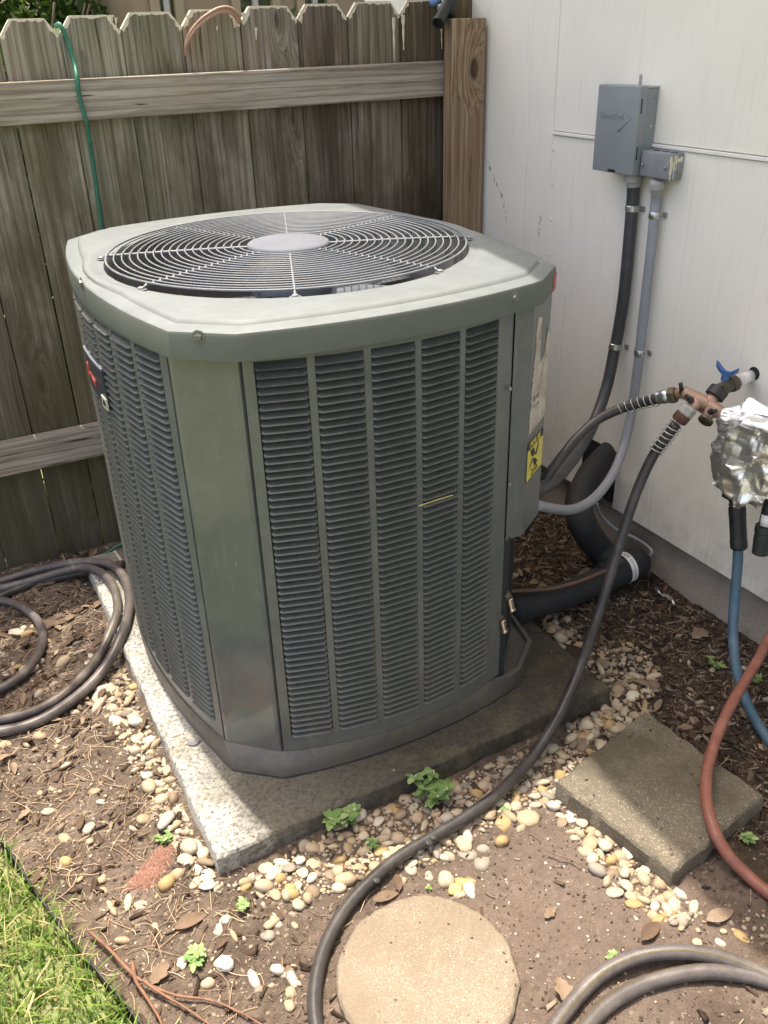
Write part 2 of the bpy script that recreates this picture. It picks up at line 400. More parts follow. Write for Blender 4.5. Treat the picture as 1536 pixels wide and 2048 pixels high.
M_DISC = simple('disconnect_enamel', (.235,.265,.275), .42, 0, var=.05, scale=14, bump=.06)
M_JB = simple('junction_box_grey', (.22,.235,.25), .55, 0, var=.10, scale=40, bump=.2, dirt=(.30,.31,.32))
M_CONDD = simple('dark_conduit', (.055,.056,.060), .45, 0, var=.2, scale=50, bump=.15)
M_CONDL = simple('pale_conduit', (.27,.285,.315), .45, 0, var=.08, scale=30, bump=.1)
M_STRAP = simple('galvanised_strap', (.55,.56,.56), .3, .9, var=.12, scale=60)
M_FIT = simple('fitting_plastic', (.36,.36,.34), .5, 0, var=.08, scale=40)
M_COPPER = simple('dull_copper', (.17,.095,.07), .5, .35, var=.3, scale=60, dirt=(.12,.08,.06))
M_BRASS = simple('splitter_brass', (.42,.27,.195), .5, .35, var=.15, scale=40, bump=.3, dirt=(.33,.225,.165))
M_OLDBR = simple('tarnished_brass', (.11,.095,.07), .45, .7, var=.3, scale=50, bump=.3)
M_RUST = simple('rusty_ferrule', (.13,.06,.042), .75, .3, var=.4, scale=120, bump=.6)
M_PVCW = simple('white_pipe', (.72,.71,.67), .45, 0, var=.06, scale=30, dirt=(.35,.30,.26))
M_BLUEH = simple('blue_handle', (.035,.11,.28), .5, 0, var=.2, scale=90)
M_WHITE = simple('white_label_paper', (.72,.72,.70), .6, 0, var=.04, scale=30)
M_INK = simple('black_ink', (.02,.02,.02), .5, 0, var=.1, scale=30, bump=0)
M_YEL = simple('yellow_sticker_vinyl', (.66,.58,.10), .45, 0, var=.05, scale=30, bump=0)
M_RED = simple('red_print', (.42,.06,.045), .5, 0, var=.1, scale=30, bump=0)
M_TAGC = simple('cream_tag', (.50,.50,.40), .4, 0, var=.08, scale=30, bump=0)
M_PAINTDRIP = simple('cream_paint_smear', (.70,.66,.53), .5, 0, var=.08, scale=40, bump=.3)
M_STEEL = simple('black_steel_edging', (.03,.032,.03), .5, .3, var=.4, scale=30, dirt=(.11,.09,.07))
M_TWIG = simple('reddish_twig', (.17,.085,.05), .7, 0, var=.35, scale=60, bump=.4)
M_TWIGG = simple('grey_twig', (.16,.115,.08), .8, 0, var=.35, scale=60, bump=.4)
def hose_mat(name, col, stripe=None, rough=.42, dusty=(.22,.19,.17)):
    t = Mt(name, rough, 0, .45); q = t.wpos(); f = t.noise(q, 22, 6, .7)
    k = t.ramp(f, (.35, col), (.65, tuple(x*1.5 for x in col)))
    up = t.sep(t.n('NewGeometry').outputs['Normal'])[2]
    k = t.mix(t.math('MULTIPLY', t.ramp(t.noise(q, 45, 6, .75), (.4, 0.), (.7, 1.)), .45), k, dusty)
    k = t.mix(t.math('MULTIPLY', t.ramp(t.noise(q, 11, 5, .7), (.50, 0.), (.62, 1.)), .4), k, tuple(x*1.25 for x in dusty))
    t.color(k); t.rough(t.math('ADD', t.math('MULTIPLY', f, .3), rough-.12))
    t.bump(t.noise(q, 330, 2, .5), .35, .0008)
    return t.m
M_HOSE = hose_mat('charcoal_hose', (.030,.028,.028), rough=.34, dusty=(.07,.062,.055))
M_HOSEG = hose_mat('grey_brown_hose', (.070,.061,.058), rough=.36, dusty=(.15,.133,.125))
M_HOSEB = hose_mat('blue_hose', (.035,.085,.125), rough=.42, dusty=(.09,.12,.14))
M_HOSER = hose_mat('terracotta_hose', (.17,.060,.040), rough=.40, dusty=(.24,.12,.09))
M_STRIPE = simple('yellow_hose_stripe', (.10,.08,.028), .5, 0, var=.3, scale=120)
M_GREENW = simple('green_wire', (.018,.14,.09), .45, 0, var=.2, scale=60)
M_TAN = simple('tan_cord', (.42,.26,.19), .55, 0, var=.2, scale=60)

def pebble_mat():
    t = Mt('river_pebble', .62, 0, .35); r = t.n('ObjectInfo').outputs['Random']; c = t.co(rnd_off=True)
    at = t.n('Attribute', {'attribute_name': 'tint'}); tf = at.outputs['Fac']
    f = t.noise(c, 45, 6, .7); sel = tf; oi = t.n('ObjectInfo'); one = t.math('LESS_THAN', oi.outputs['Alpha'], .75)
    k = t.ramp(sel, (.0, (.40,.335,.245)), (.25, (.33,.255,.165)), (.42, (.37,.32,.25)), (.6, (.33,.23,.12)), (.72, (.24,.19,.14)), (.86, (.46,.41,.33)), (.95, (.18,.15,.12)))
    k = t.mix(one, k, oi.outputs['Color'])
    k = t.mix(t.ramp(f, (.3, .55), (.55, 0.)), k, t.mix(.45, k, (.30,.20,.11)))
    pit = t.ramp(t.noise(c, 130, 3, .6), (.28, 1.), (.34, 0.)); k = t.mix(t.math('MULTIPLY', pit, .6), k, (.14,.10,.07))
    t.color(k); t.bump(f, .35, .0015); return t.m
M_PEB = pebble_mat()
def attr_mat(name, stops, rough=.85, bump=.4, bd=.001, spec=.2, trans=0.):
    t = Mt(name, rough, 0, spec); f = t.n('Attribute', {'attribute_name': 'tint'}).outputs['Fac']
    k = t.ramp(f, *stops); n_ = t.noise(t.wpos(), 90, 4, .7); k = t.mix(t.ramp(n_, (.3, .45), (.6, 0.)), k, t.mix(.6, k, (.02,.015,.01)))
    t.color(k)
    if bump: t.bump(n_, bump, bd)
    if trans:
        tr = t.n('BsdfTranslucent'); t.put(tr.inputs[0], k); mx = t.n('MixShader'); mx.inputs[0].default_value = trans
        t.t.links.new(t.b.outputs[0], mx.inputs[1]); t.t.links.new(tr.outputs[0], mx.inputs[2])
        out = [n for n in t.t.nodes if n.type == 'OUTPUT_MATERIAL'][0]; t.t.links.new(mx.outputs[0], out.inputs[0])
    return t.m
M_MULCH = attr_mat('bark_mulch', ((0., (.026,.017,.012)), (.4, (.062,.042,.030)), (.7, (.11,.078,.056)), (.9, (.19,.145,.105)), (1., (.28,.23,.175))))
M_STRAW = attr_mat('dry_straw', ((0., (.20,.13,.08)), (.5, (.36,.26,.16)), (1., (.52,.42,.28))), rough=.7, bump=0)
M_GRIT = attr_mat('soil_grit', ((0., (.05,.036,.026)), (.55, (.12,.09,.065)), (.8, (.26,.2,.15)), (.93, (.5,.44,.35)), (1., (.65,.6,.52))))
M_GRASS = attr_mat('lawn_blade', ((0., (.07,.14,.025)), (.45, (.14,.25,.045)), (.8, (.25,.36,.075)), (.92, (.42,.40,.16)), (1., (.55,.46,.26))), rough=.45, bump=0, spec=.4, trans=.35)
M_WEED = attr_mat('weed_leaf', ((0., (.16,.28,.09)), (.6, (.25,.38,.14)), (1., (.38,.48,.24))), rough=.55, bump=.2, trans=.3)
M_DLEAF = attr_mat('dry_leaf', ((0., (.10,.065,.045)), (.5, (.19,.13,.09)), (1., (.31,.235,.17))), rough=.7, bump=.5, trans=.15)
M_TREELEAF = attr_mat('tree_leaf', ((0., (.018,.045,.010)), (.5, (.045,.10,.018)), (1., (.13,.20,.04))), rough=.55, bump=0, trans=.35)
M_FOIL = None
def foil_mat():
    t = Mt('aluminium_foil', .16, 1.); q = t.wpos(); t.color((.96,.96,.95)); t.rough(t.math('ADD', t.math('MULTIPLY', t.noise(q, 60, 3), .25), .30))
    t.bump(t.noise(q, 45, 3, .5, 1.5), .3, .004); return t.m
M_FOIL = foil_mat()

# ================================================================== SETTING
def graded(lo, hi, step, far, k=1.25):
    c = list(np.arange(lo, hi+1e-9, step)); s = step; a = lo; L = []
    while a > -far: s *= k; a -= s; L.append(a)
    s = step; b = hi; Rr = []
    while b < far: s *= k; b += s; Rr.append(b)
    return np.array(L[::-1]+c+Rr)
gx = graded(-.45, 1.56, .0075, 70); gy = graded(.05, 2.75, .0075, 70)
X, Y = np.meshgrid(gx, gy); Z = gh(X, Y); far = (np.abs(X-.5) > 3) | (np.abs(Y-1.2) > 3); Z = np.where(far, 0, Z)
nx, ny = len(gx), len(gy); V = np.stack([X.ravel(), Y.ravel(), Z.ravel()], 1)
I = np.arange((nx)*(ny)).reshape(ny, nx); F = np.stack([I[:-1,:-1].ravel(), I[:-1,1:].ravel(), I[1:,1:].ravel(), I[1:,:-1].ravel()], 1)
def np_mesh(name, V, F, mat, smooth=True, tint=None):
    me = bpy.data.meshes.new(name); nv, nf, k = len(V), len(F), F.shape[1]
    me.vertices.add(nv); me.vertices.foreach_set('co', np.ascontiguousarray(V, dtype=np.float32).ravel())
    me.loops.add(nf*k); me.loops.foreach_set('vertex_index', np.ascontiguousarray(F, dtype=np.int32).ravel())
    me.polygons.add(nf); me.polygons.foreach_set('loop_start', np.arange(0, nf*k, k, dtype=np.int32))
    me.polygons.foreach_set('loop_total', np.full(nf, k, dtype=np.int32)) if False else None
    me.update(calc_edges=True); me.materials.append(mat)
    if smooth: me.shade_smooth()
    if tint is not None:
        a = me.attributes.new('tint', 'FLOAT', 'POINT'); a.data.foreach_set('value', np.ascontiguousarray(tint, dtype=np.float32))
    return me
tag(obj('ground', np_mesh('ground', V, F, M_DIRT)), kind='structure')

# lawn behind the steel edging (front left), runs on behind the camera
EA = at_z(-40, 1648, 0); EB = at_z(285, 2070, 0); ED = (EB-EA).normalized(); EN = Vector((-ED.y, ED.x, 0))
if EN.dot(at_z(0, 2048, 0)-EA) < 0: EN = -EN
def lawn_mat():
    t = Mt('lawn_soil', .9, 0, .2); q = t.wpos(); f = t.noise(q, 30, 5, .7); g = t.noise(q, 3, 4)
    k = t.ramp(f, (.3, (.12,.14,.055)), (.6, (.20,.225,.10)), (.8, (.30,.29,.16))); k = t.mix(t.ramp(g, (.4, 0.), (.7, .4)), k, (.13,.13,.05)); t.color(k)
    t.bump(f, .8, .01); return t.m
n1 = EA-ED*1.1+EN*.004; n2 = EB+ED*2.6+EN*.004
lv = [n1, n2, n2+EN*9+ED*3, n1+EN*9-ED*6]
LG = []
for i in range(13):
    for j in range(13):
        a = lv[0].lerp(lv[1], i/12); b = lv[3].lerp(lv[2], i/12); p = a.lerp(b, (j/12)**2); LG.append((p.x, p.y, .012+.004*vnoise(np.array([p.x]), np.array([p.y]), 6)[0]))
LF = [(i*13+j, (i+1)*13+j, (i+1)*13+j+1, i*13+j+1) for i in range(12) for j in range(12)]
tag(mobj('lawn', LG, LF, lawn_mat(), smooth=True), kind='structure')

# ------------------------------------------------------------------ fence
FY = 2.352                                        # front face of the pickets
fence = tag(empty('wooden_fence', (.75, FY, 0)), 'weathered grey wooden picket fence with dog-eared tops behind the cooling unit', 'fence')
def fp(o): o.location = Vector(o.location)-Vector(fence.location); return o
seams = [(-118,95),(2,100),(121,80),(247,95),(369,90),(482,60),(597,80),(696,60),(800,60),(888,60),(974,60)]
sx = [at_y(u, v, FY).x for u, v in seams]
tops = [1.338,1.341,1.345,1.349,1.352,1.357,1.360,1.362,1.365,1.372]
tints = [(.95,.95,.90),(1.15,1.14,1.08),(1.02,1.05,.95),(.90,.92,.82),(1.08,1.06,1.0),(.98,.95,.9),(.66,.59,.56),(.86,.79,.73),(.56,.48,.41),(.80,.64,.50)]
def picket(x0, x1, top, tint, lean=0.0):
    w = x1-x0; th = .016; e = .026; z0 = -.03; c = x0; P = [(0, z0), (w, z0), (w, top-.034), (w-e, top), (e, top), (0, top-.034)]
    V = []; F = []
    for yy in (0, th):
        for a, b in P: V.append((a+lean*(b/1.3), yy, b))
    F = [(0,1,2,3,4,5), (11,10,9,8,7,6)] + [(i, i+6, (i+1)%6+6, (i+1)%6) for i in range(6)]
    me = mesh('picket', V, F, [W_PICKET, M_CREAM])
    for k in (4, 5, 6): me.polygons[k].material_index = 1
    bm = bmesh.new(); bm.from_mesh(me); bmesh.ops.bevel(bm, geom=[e_ for e_ in bm.edges], offset=.0016, segments=1, affect='EDGES'); bm.to_mesh(me); bm.free()
    o = obj('picket', me, fence, (x0-fence.location.x, rnd.uniform(-.003, .002), 0)); o.color = (*tint, 1); return o
for i in range(len(sx)-1):
    g = .0013 if i != 1 else .0024
    picket(sx[i]+g, sx[i+1]-g, tops[i], tints[i], lean=rnd.uniform(-.0012, .0012))
xx = sx[0]
for i in range(9):                                 # the fence runs on beyond the left edge of the picture
    picket(xx-.1445, xx-.0015, 1.335-.004*i, (.95+.1*rnd.random(),)*3); xx -= .1445
def paint_rim(o, w, top, seed):
    r = random.Random(seed); e = .026; C = [(.001, top-.036), (.001, top-.034), (e, top-.0008), (w-e, top-.0008), (w-.001, top-.034), (w-.001, top-.037)]
    pts = []
    for a, b in zip(C, C[1:]):
        k = max(1, int(math.hypot(b[0]-a[0], b[1]-a[1])/.006))
        for j in range(k): t = j/k; pts.append((a[0]+(b[0]-a[0])*t, a[1]+(b[1]-a[1])*t, 1.))
    pts.append((*C[-1], 1)); cx_, cz_ = w/2, top-.09; V = []; F = []
    for i, (x_, z_, _) in enumerate(pts):
        d = Vector((cx_-x_, 0, cz_-z_)).normalized(); slope = .0055 if .012 < x_ < w-.012 and z_ > top-.004 else .0075
        h = slope*(.45+.9*r.random()); V += [(x_, -.0009, z_), (x_+d.x*h, -.0009, z_+d.z*h)]
    F = [(2*i, 2*i+1, 2*i+3, 2*i+2) for i in range(len(pts)-1)]
    mobj('painted_rim', V, F, M_CREAM, o)
for i_, o_ in enumerate([c for c in fence.children if c.name.startswith('picket')][:len(sx)-1]):
    g_ = .0013 if i_ != 1 else .0024
    paint_rim(o_, sx[i_+1]-sx[i_]-2*g_, tops[i_], i_) if i_ < len(sx)-2 else None
def rail(z0, z1, x0, x1, y0=2.314):
    b = bev_box('rail', (x0-fence.location.x, y0-fence.location.y, z0), (x1-fence.location.x, FY-.004-fence.location.y, z1), W_RAIL, fence, .003); return b
r1 = rail(1.130, 1.218, -1.2, 1.505); r1.color = (1, 1, .97, 1); r2 = rail(.296, .384, -1.2, 1.40); r2.color = (.95, .95, .95, 1)
pf = at_y(973, 60, 2.262).x; pl = at_y(906, 60, 2.262).x
post = bev_box('post', (pl-fence.location.x, 2.262-fence.location.y, -.02), (pf-fence.location.x, 2.312-fence.location.y, 1.318), W_POST, fence, .004); post.color = (1, 1, 1, 1)
# cream overspray drips under the dog ears
def drip(u, v0, v1, w):
    a = at_y(u, v0, FY-.0035); b = at_y(u+ (v1-v0)*.02, v1, FY-.0035); ww = w*mpp(a)/2
    V = []; n = 6
    for k in range(n+1):
        t = k/n; c = a.lerp(b, t); h = ww*(1-.75*t)*(1+.3*math.sin(k*2.3)); V += [(c.x-h, c.y, c.z), (c.x, c.y-.0015, c.z), (c.x+h, c.y, c.z)]
    F = []
    for k in range(n):
        for j in (0, 1): F.append((k*3+j, k*3+j+1, k*3+j+4, k*3+j+3))
    o = mobj('paint_drip', [Vector(p)-fence.location for p in V], F, M_CREAM, fence)
for a in [(787,35,122,7),(806,30,100,8),(883,55,98,5),(603,22,47,6),(375,30,52,9),(468,25,55,9),(472,48,57,4),(512,55,80,6),(434,52,62,5),(222,30,48,12),(232,35,52,6),(487,25,42,10)]: drip(*a)

# ------------------------------------------------------------------ house wall
WX = 1.522
house = tag(empty('house_wall', (WX, 1.5, 0)), 'cream painted panel siding house wall with grey concrete footing on the right', 'house')
def hb(name, a, b, mat, bev=.0015):
    l = Vector(house.location); return bev_box(name, Vector(a)-l, Vector(b)-l, mat, house, bev, 1)
SB = .135
hb('siding_panel', (WX+.006, 2.130, .20), (WX+.03, 3.0, 2.70), M_SIDING)
hb('siding_panel', (WX, 1.9555, SB), (WX+.03, 2.1285, 2.70), M_SIDING)
# lower panel has a notch where the pipes leave the wall
hp = at_x(1205, 885, WX); h0, h1 = at_x(1160, 965, WX).y, at_x(1228, 985, WX).y
yh0, yh1 = min(h0, h1), max(h0, h1)
l = Vector(house.location)
mb = MB(); zt = 1.050; zh = hp.z-.006
mb.box((WX-l.x, -6-l.y, SB), (WX+.03-l.x, yh0-l.y, zt)); mb.box((WX-l.x, yh0+.0002-l.y, zh), (WX+.03-l.x, yh1-.0002-l.y, zt)); mb.box((WX-l.x, yh1-l.y, SB), (WX+.03-l.x, 1.9535-l.y, zt))
mb.o('siding_panel', M_SIDING, house)
hb('opening_shade', (WX+.0012, yh0-.01, SB+.01), (WX+.0215, yh1+.01, zh+.004), M_DARK, .001)  # dark box that paints the shade inside the pipe opening
hb('siding_panel', (WX, -6, 1.0605), (WX+.03, 1.9535, 2.70), M_SIDING)
hb('flashing', (WX-.005, -6, 1.0515), (WX+.03, 1.9535, 1.0590), M_TRIM, .001)
hb('foundation', (WX+.022, -6, -.15), (WX+.30, 3.0, .35), M_FOUND, .003)
for k in range(6):
    p = at_x(1107-3*k*.9, 300+k*70, WX-.001); mb = MB(); mb.cyl(p-l, p-l+Vector((-.0015, 0, 0)), .003, seg=8); mb.o('nail_head', M_TRIM, house, True)
M_MILD = simple('mildew', (.16,.145,.125), .9, var=.5, scale=200, bump=0)
def streak(pts, seed):
    r = random.Random(seed); mb = MB()
    for (u0, v0), (u1, v1) in zip(pts, pts[1:]):
        n_ = max(2, int(math.hypot(u1-u0, v1-v0)/3.2))
        for k in range(n_):
            if r.random() < .35: continue
            f = k/n_; c = at_x(u0+(u1-u0)*f+r.gauss(0, 1.3), v0+(v1-v0)*f, WX); xx_ = (WX+.006 if c.y > 2.129 else WX)-.0006; s_ = .0009+.0019*r.random()**2
            mb.add([(xx_-l.x, c.y-l.y+math.cos(a)*s_*.7*(1+.4*r.random()), c.z+math.sin(a)*s_*1.9*(1+.3*r.random())) for a in (0, .9, 1.8, 2.7, 3.6, 4.5, 5.4)], [tuple(range(7))])
    mb.o('mildew_streak', M_MILD, house)
streak([(972,322),(980,345),(988,365),(996,382)], 1); streak([(996,382),(1003,405),(1010,445)], 2); streak([(1082,430),(1079,455),(1076,480)], 3); 
M_SOFF = simple('soffit_paint', (.66,.64,.58), .6, var=.05)
def slab_poly(name, P, zf0, zf1, mat):
    n = len(P); V = [Vector((x, y, zf0(x)))-l for x, y in P]+[Vector((x, y, zf1(x)))-l for x, y in P]
    return mobj(name, V, [tuple(reversed(range(n))), tuple(range(n, 2*n))]+[(i, (i+1) % n, n+(i+1) % n, n+i) for i in range(n)], mat, house)
M_ROOF = simple('roof_shingle', (.10,.09,.08), .9, var=.3)
slab_poly('soffit', [(.90,-6),(WX+.03,-6),(WX+.03,3.1),(.965,3.1),(.965,1.92),(.90,1.47)], lambda x: 2.72, lambda x: 2.735, M_SOFF)  # unseen eave; edge of soffit, fascia and roof bent to shape its shadow
for a_, b_ in (((.893,-6),(.893,1.46)), ((.893,1.46),(.957,1.90)), ((.957,1.90),(.957,3.1))):
    e_ = Vector((b_[0]-a_[0], b_[1]-a_[1], 0)).normalized(); n_ = Vector((-e_.y, e_.x, 0))*.012
    slab_poly('fascia', [a_, b_, (b_[0]-n_.x, b_[1]-n_.y), (a_[0]-n_.x, a_[1]-n_.y)], lambda x: 2.70, lambda x: 2.876, M_SOFF)
slab_poly('roof', [(.873,-6),(3.6,-6),(3.6,3.1),(.937,3.1),(.937,1.90),(.873,1.45)], lambda x: 2.884+(x-.87)*.4, lambda x: 2.900+(x-.87)*.4, M_ROOF)
mb = MB(); mb.box((WX+.031-l.x, -6-l.y, .3), (3.4-l.x, 2.995-l.y, 2.69)); mb.o('inner_wall', M_SOFF, house)

# ------------------------------------------------------------------ neighbour house and trees beyond the fence
NY = 6.4
nb = tag(empty('neighbour_house', (2.2, NY, 0)), 'tan house with windows seen just above the fence top', 'house')
M_TAN2 = simple('tan_stucco', (.30,.235,.15), .8, var=.06, scale=5); M_WFR = simple('window_frame_tan', (.36,.285,.18), .6, var=.05); M_WFW = simple('window_frame_white', (.45,.45,.40), .5, var=.05)
gt = Mt('window_glass', .05, 0, .8); gt.color(gt.ramp(gt.noise(gt.wpos((1,1,1)), 9, 5, .7), (.4, (.008,.013,.008)), (.55, (.03,.06,.02)), (.7, (.10,.15,.05)))); M_GLASS = gt.m  # reflected greenery is painted into the glass colour
nl = Vector(nb.location)
def nbx(name, a, b, mat, parent=None):
    o = bev_box(name, Vector(a)-nl, Vector(b)-nl, mat, nb, .004, 1)
    if parent: o.parent = parent
    return o
xa = at_y(268, 20, NY).x
wins = [(300,367),(462,560),(592,668),(700,712)]
ws = [(at_y(a, 20, NY).x, at_y(b, 20, NY).x) for a, b in wins[:3]]
edges = [xa]+[q for w_ in ws for q in w_]+[7.5]
for i in range(0, len(edges), 2): nbx('wall', (edges[i], NY, 0), (edges[i+1], NY+.15, 2.9), M_TAN2)
for a, b in ws:
    nbx('wall', (a, NY, 0), (b, NY+.15, .75), M_TAN2); nbx('wall', (a, NY, 2.1), (b, NY+.15, 2.9), M_TAN2)
    w_ = nbx('window', (a, NY-.03, .72), (a+.06, NY+.05, 2.13), M_WFR)
    nbx('frame', (b-.06, NY-.03, .72), (b, NY+.05, 2.13), M_WFR, w_); nbx('mullion', ((a+b)/2-.02, NY-.01, .75), ((a+b)/2+.02, NY+.04, 2.1), M_WFW, w_)
    nbx('pane', (a+.06, NY+.02, .75), (b-.06, NY+.03, 2.1), M_GLASS, w_)
nbx('roof', (xa-.3, NY-.6, 2.9), (7.8, NY+3, 3.1), M_ROOF); nbx('wall', (xa, NY+.16, 0), (xa+.15, NY+3, 2.9), M_TAN2)

def leaf_cloud(name, centers, n, size, mat, parent=None, seed=1, loc=(0, 0, 0)):
    r = np.random.default_rng(seed); C = np.array([c[:3] for c in centers]); S = np.array([c[3] for c in centers])
    w = S**2; pick = r.choice(len(C), n, p=w/w.sum()); d = r.normal(size=(n, 3)); d /= np.linalg.norm(d, axis=1)[:, None]
    rad = S[pick]*(r.random(n)**.45); P = C[pick]+d*rad[:, None]*np.array([1, 1, .8])
    a = r.normal(size=(n, 3)); a /= np.linalg.norm(a, axis=1)[:, None]; b = r.normal(size=(n, 3)); b -= (b*a).sum(1)[:, None]*a; b /= np.linalg.norm(b, axis=1)[:, None]
    s = size*(.6+.8*r.random(n))[:, None]
    V = np.stack([P-a*s, P+b*s*.42, P+a*s, P-b*s*.42], 1).reshape(-1, 3)-np.array(loc); F = np.arange(4*n).reshape(n, 4)
    t = np.clip(np.repeat(.5+.25*r.normal(size=n)+.25*vnoise(P[:, 0], P[:, 2], 2.), 4), 0, 1)
    return obj(name, np_mesh(name, V, F, mat, False, t), parent)
def tree(x, y, h, cr, seed, label, n=9000, size=.07, cz=None):
    t = tag(empty('tree', (x, y, 0)), label, 'tree', 'trees beyond the fence'); r = random.Random(seed)
    P = spline([(0, 0, -.1), (r.uniform(-.1,.1), .05, h*.3), (r.uniform(-.2,.2), 0, h*.6), (r.uniform(-.3,.3), 0, h*.85)], 4)
    mb = MB(); mb.tube(P, [.14*(1-.7*i/len(P)) for i in range(len(P))], 9)
    for k in range(9):
        a = r.random()*6.28; z = h*r.uniform(.25, .7); q = Vector((math.cos(a), math.sin(a), .5))*cr*.8
        mb.tube(spline([(0, 0, z), q*.5+Vector((0, 0, z+.1)), q+Vector((0, 0, z))], 4), [.05, .045, .04, .035, .03, .026, .022, .018, .012], 6)
    mb.o('trunk', M_TWIGG, t, True)
    cs = [(r.uniform(-cr, cr), r.uniform(-cr, cr)*.8, (cz or h*.55)+r.uniform(-.35, .4)*h, r.uniform(.35, .6)*cr) for k in range(16)]
    leaf_cloud('crown', cs, n, size, M_TREELEAF, t, seed)
def shrub(x, y, r0, zc, seed, label, n=7000, size=.05):
    t = tag(empty('shrub', (x, y, 0)), label, 'shrub', 'shrubs beyond the fence'); r = random.Random(seed); mb = MB()
    for k in range(7):
        a = r.random()*6.28; mb.tube(spline([(0, 0, -.05), (math.cos(a)*r0*.3, math.sin(a)*r0*.3, zc*.6), (math.cos(a)*r0*.7, math.sin(a)*r0*.7, zc*1.2)], 4), [.03, .027, .024, .02, .017, .014, .011, .009, .007], 6)
    mb.o('branch', M_TWIGG, t, True)
    leaf_cloud('foliage', [(r.uniform(-r0, r0)*.8, r.uniform(-r0, r0)*.6, zc+r.uniform(-.5, .5)*zc, r.uniform(.35, .6)*r0) for k in range(14)], n, size, M_TREELEAF, t, seed)
shrub(-1.75, 6.3, 1.1, 1.2, 31, 'leafy shrub at the far left beyond the fence', 9000)
shrub(-.35, 6.9, 1.1, 1.3, 32, 'leafy shrub over the second and third fence pickets', 9000)
shrub(.95, 7.3, .9, 1.25, 33, 'leafy shrub against the corner of the tan house', 8000)
ov = tag(empty('tree', (-1.05, 3.6, 0)), 'young tree behind the fence whose branch shades the coiled hoses', 'tree', 'trees beyond the fence')
mb = MB(); mb.tube(spline([(0, 0, -.1), (.05, -.05, 1.), (.2, -.3, 2.), (.45, -.75, 2.6), (.95, -1.1, 2.95)], 5), [.06-.0022*i for i in range(21)], 9); mb.tube(spline([(.2, -.3, 2.), (-.1, -.4, 2.6), (-.2, -.5, 3.3)], 4), [.035-.003*i for i in range(9)], 7); mb.o('trunk', M_TWIGG, ov, True)
leaf_cloud('crown', [(.55,-1.0,2.75,.26),(.85,-1.12,2.95,.24),(1.05,-1.15,3.0,.2),(.3,-.8,2.8,.3),(.65,-1.25,2.8,.2),(.0,-.6,3.2,.45),(-.2,-.5,3.5,.5),(-.4,-.3,3.0,.45),(.1,-.9,2.7,.3)], 3800, .045, M_TREELEAF, ov, 41)
bl = lawn_mat(); BLV = [(-60, FY+.03, .01), (WX+.02, FY+.03, .01), (WX+.02, 7, .01), (60, 60, .01), (-60, 60, .01)]
tag(mobj('back_lawn', BLV, [(0, 1, 2, 3, 4)], bl), kind='structure')
hd_ = tag(empty('gap_filler', (.6, 2.75, 0)), 'dark leafy undergrowth glimpsed through the gaps in the fence', 'gap_filler')
leaf_cloud('foliage', [(-1.3+.22*k, 2.72, .25+.28*j+.05*math.sin(k*2.1+j), .24) for k in range(14) for j in range(4)], 9000, .05, M_TREELEAF, hd_, 71, loc=(.6, 2.75, 0))  # added foliage that hides the bright lawn so the picket gaps read dark
tree(-1.4, 8.3, 4.6, 1.5, 3, 'leafy green tree above the left end of the fence', 12000)
tree(1.0, 9.4, 5.0, 1.5, 5, 'darker tree just left of the tan house', 12000)
tree(-3.6, 10.5, 5.2, 1.8, 8, 'farthest tree beyond the far left of the fence', 9000, .09)

# ================================================================== EQUIPMENT PAD
PT = .045
def rough_slab(name, corners, z0, z1, mat, parent=None, cell=.012, chip=.004, seed=3):
    """slab with a worn, slightly uneven arris; corners counter-clockwise"""
    r = np.random.default_rng(seed); C = [Vector((*c, 0)) for c in corners]; n = len(C); out = []
    for i in range(n):
        a, b = C[i], C[(i+1) % n]; k = max(2, int((b-a).length/cell))
        for j in range(k): out.append(a.lerp(b, j/k))
    cen = sum(C, Vector())/n; V = []; m_ = len(out); prof = [(0, z0), (0, z1-.007), (.0025, z1-.002), (.007, z1)]
    nz = [r.normal()*chip*.35 for _ in out]; nz = [(nz[i-1]+nz[i]*2+nz[(i+1) % m_])/3 for i in range(m_)]
    for d, z in prof:
        for i, p in enumerate(out):
            q = (cen-p).normalized(); V.append(p+q*(d+nz[i]+(abs(r.normal())*chip*.3 if d > 0 else 0))+Vector((0, 0, z)))
    F = []
    for k in range(len(prof)-1):
        for i in range(m_): F.append((k*m_+i, k*m_+(i+1) % m_, (k+1)*m_+(i+1) % m_, (k+1)*m_+i))
    b = (len(prof)-1)*m_; F.append(tuple(b+i for i in range(m_)))
    return mobj(name, V, F, mat, parent, False)
PADC = [(.210,1.088),(1.100,1.100),(1.100,2.235),(.214,2.235)]
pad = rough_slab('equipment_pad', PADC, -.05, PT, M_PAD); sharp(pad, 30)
tag(pad, 'mottled concrete pad carrying the cooling unit, with painted shade beyond its front left corner', 'concrete pad')

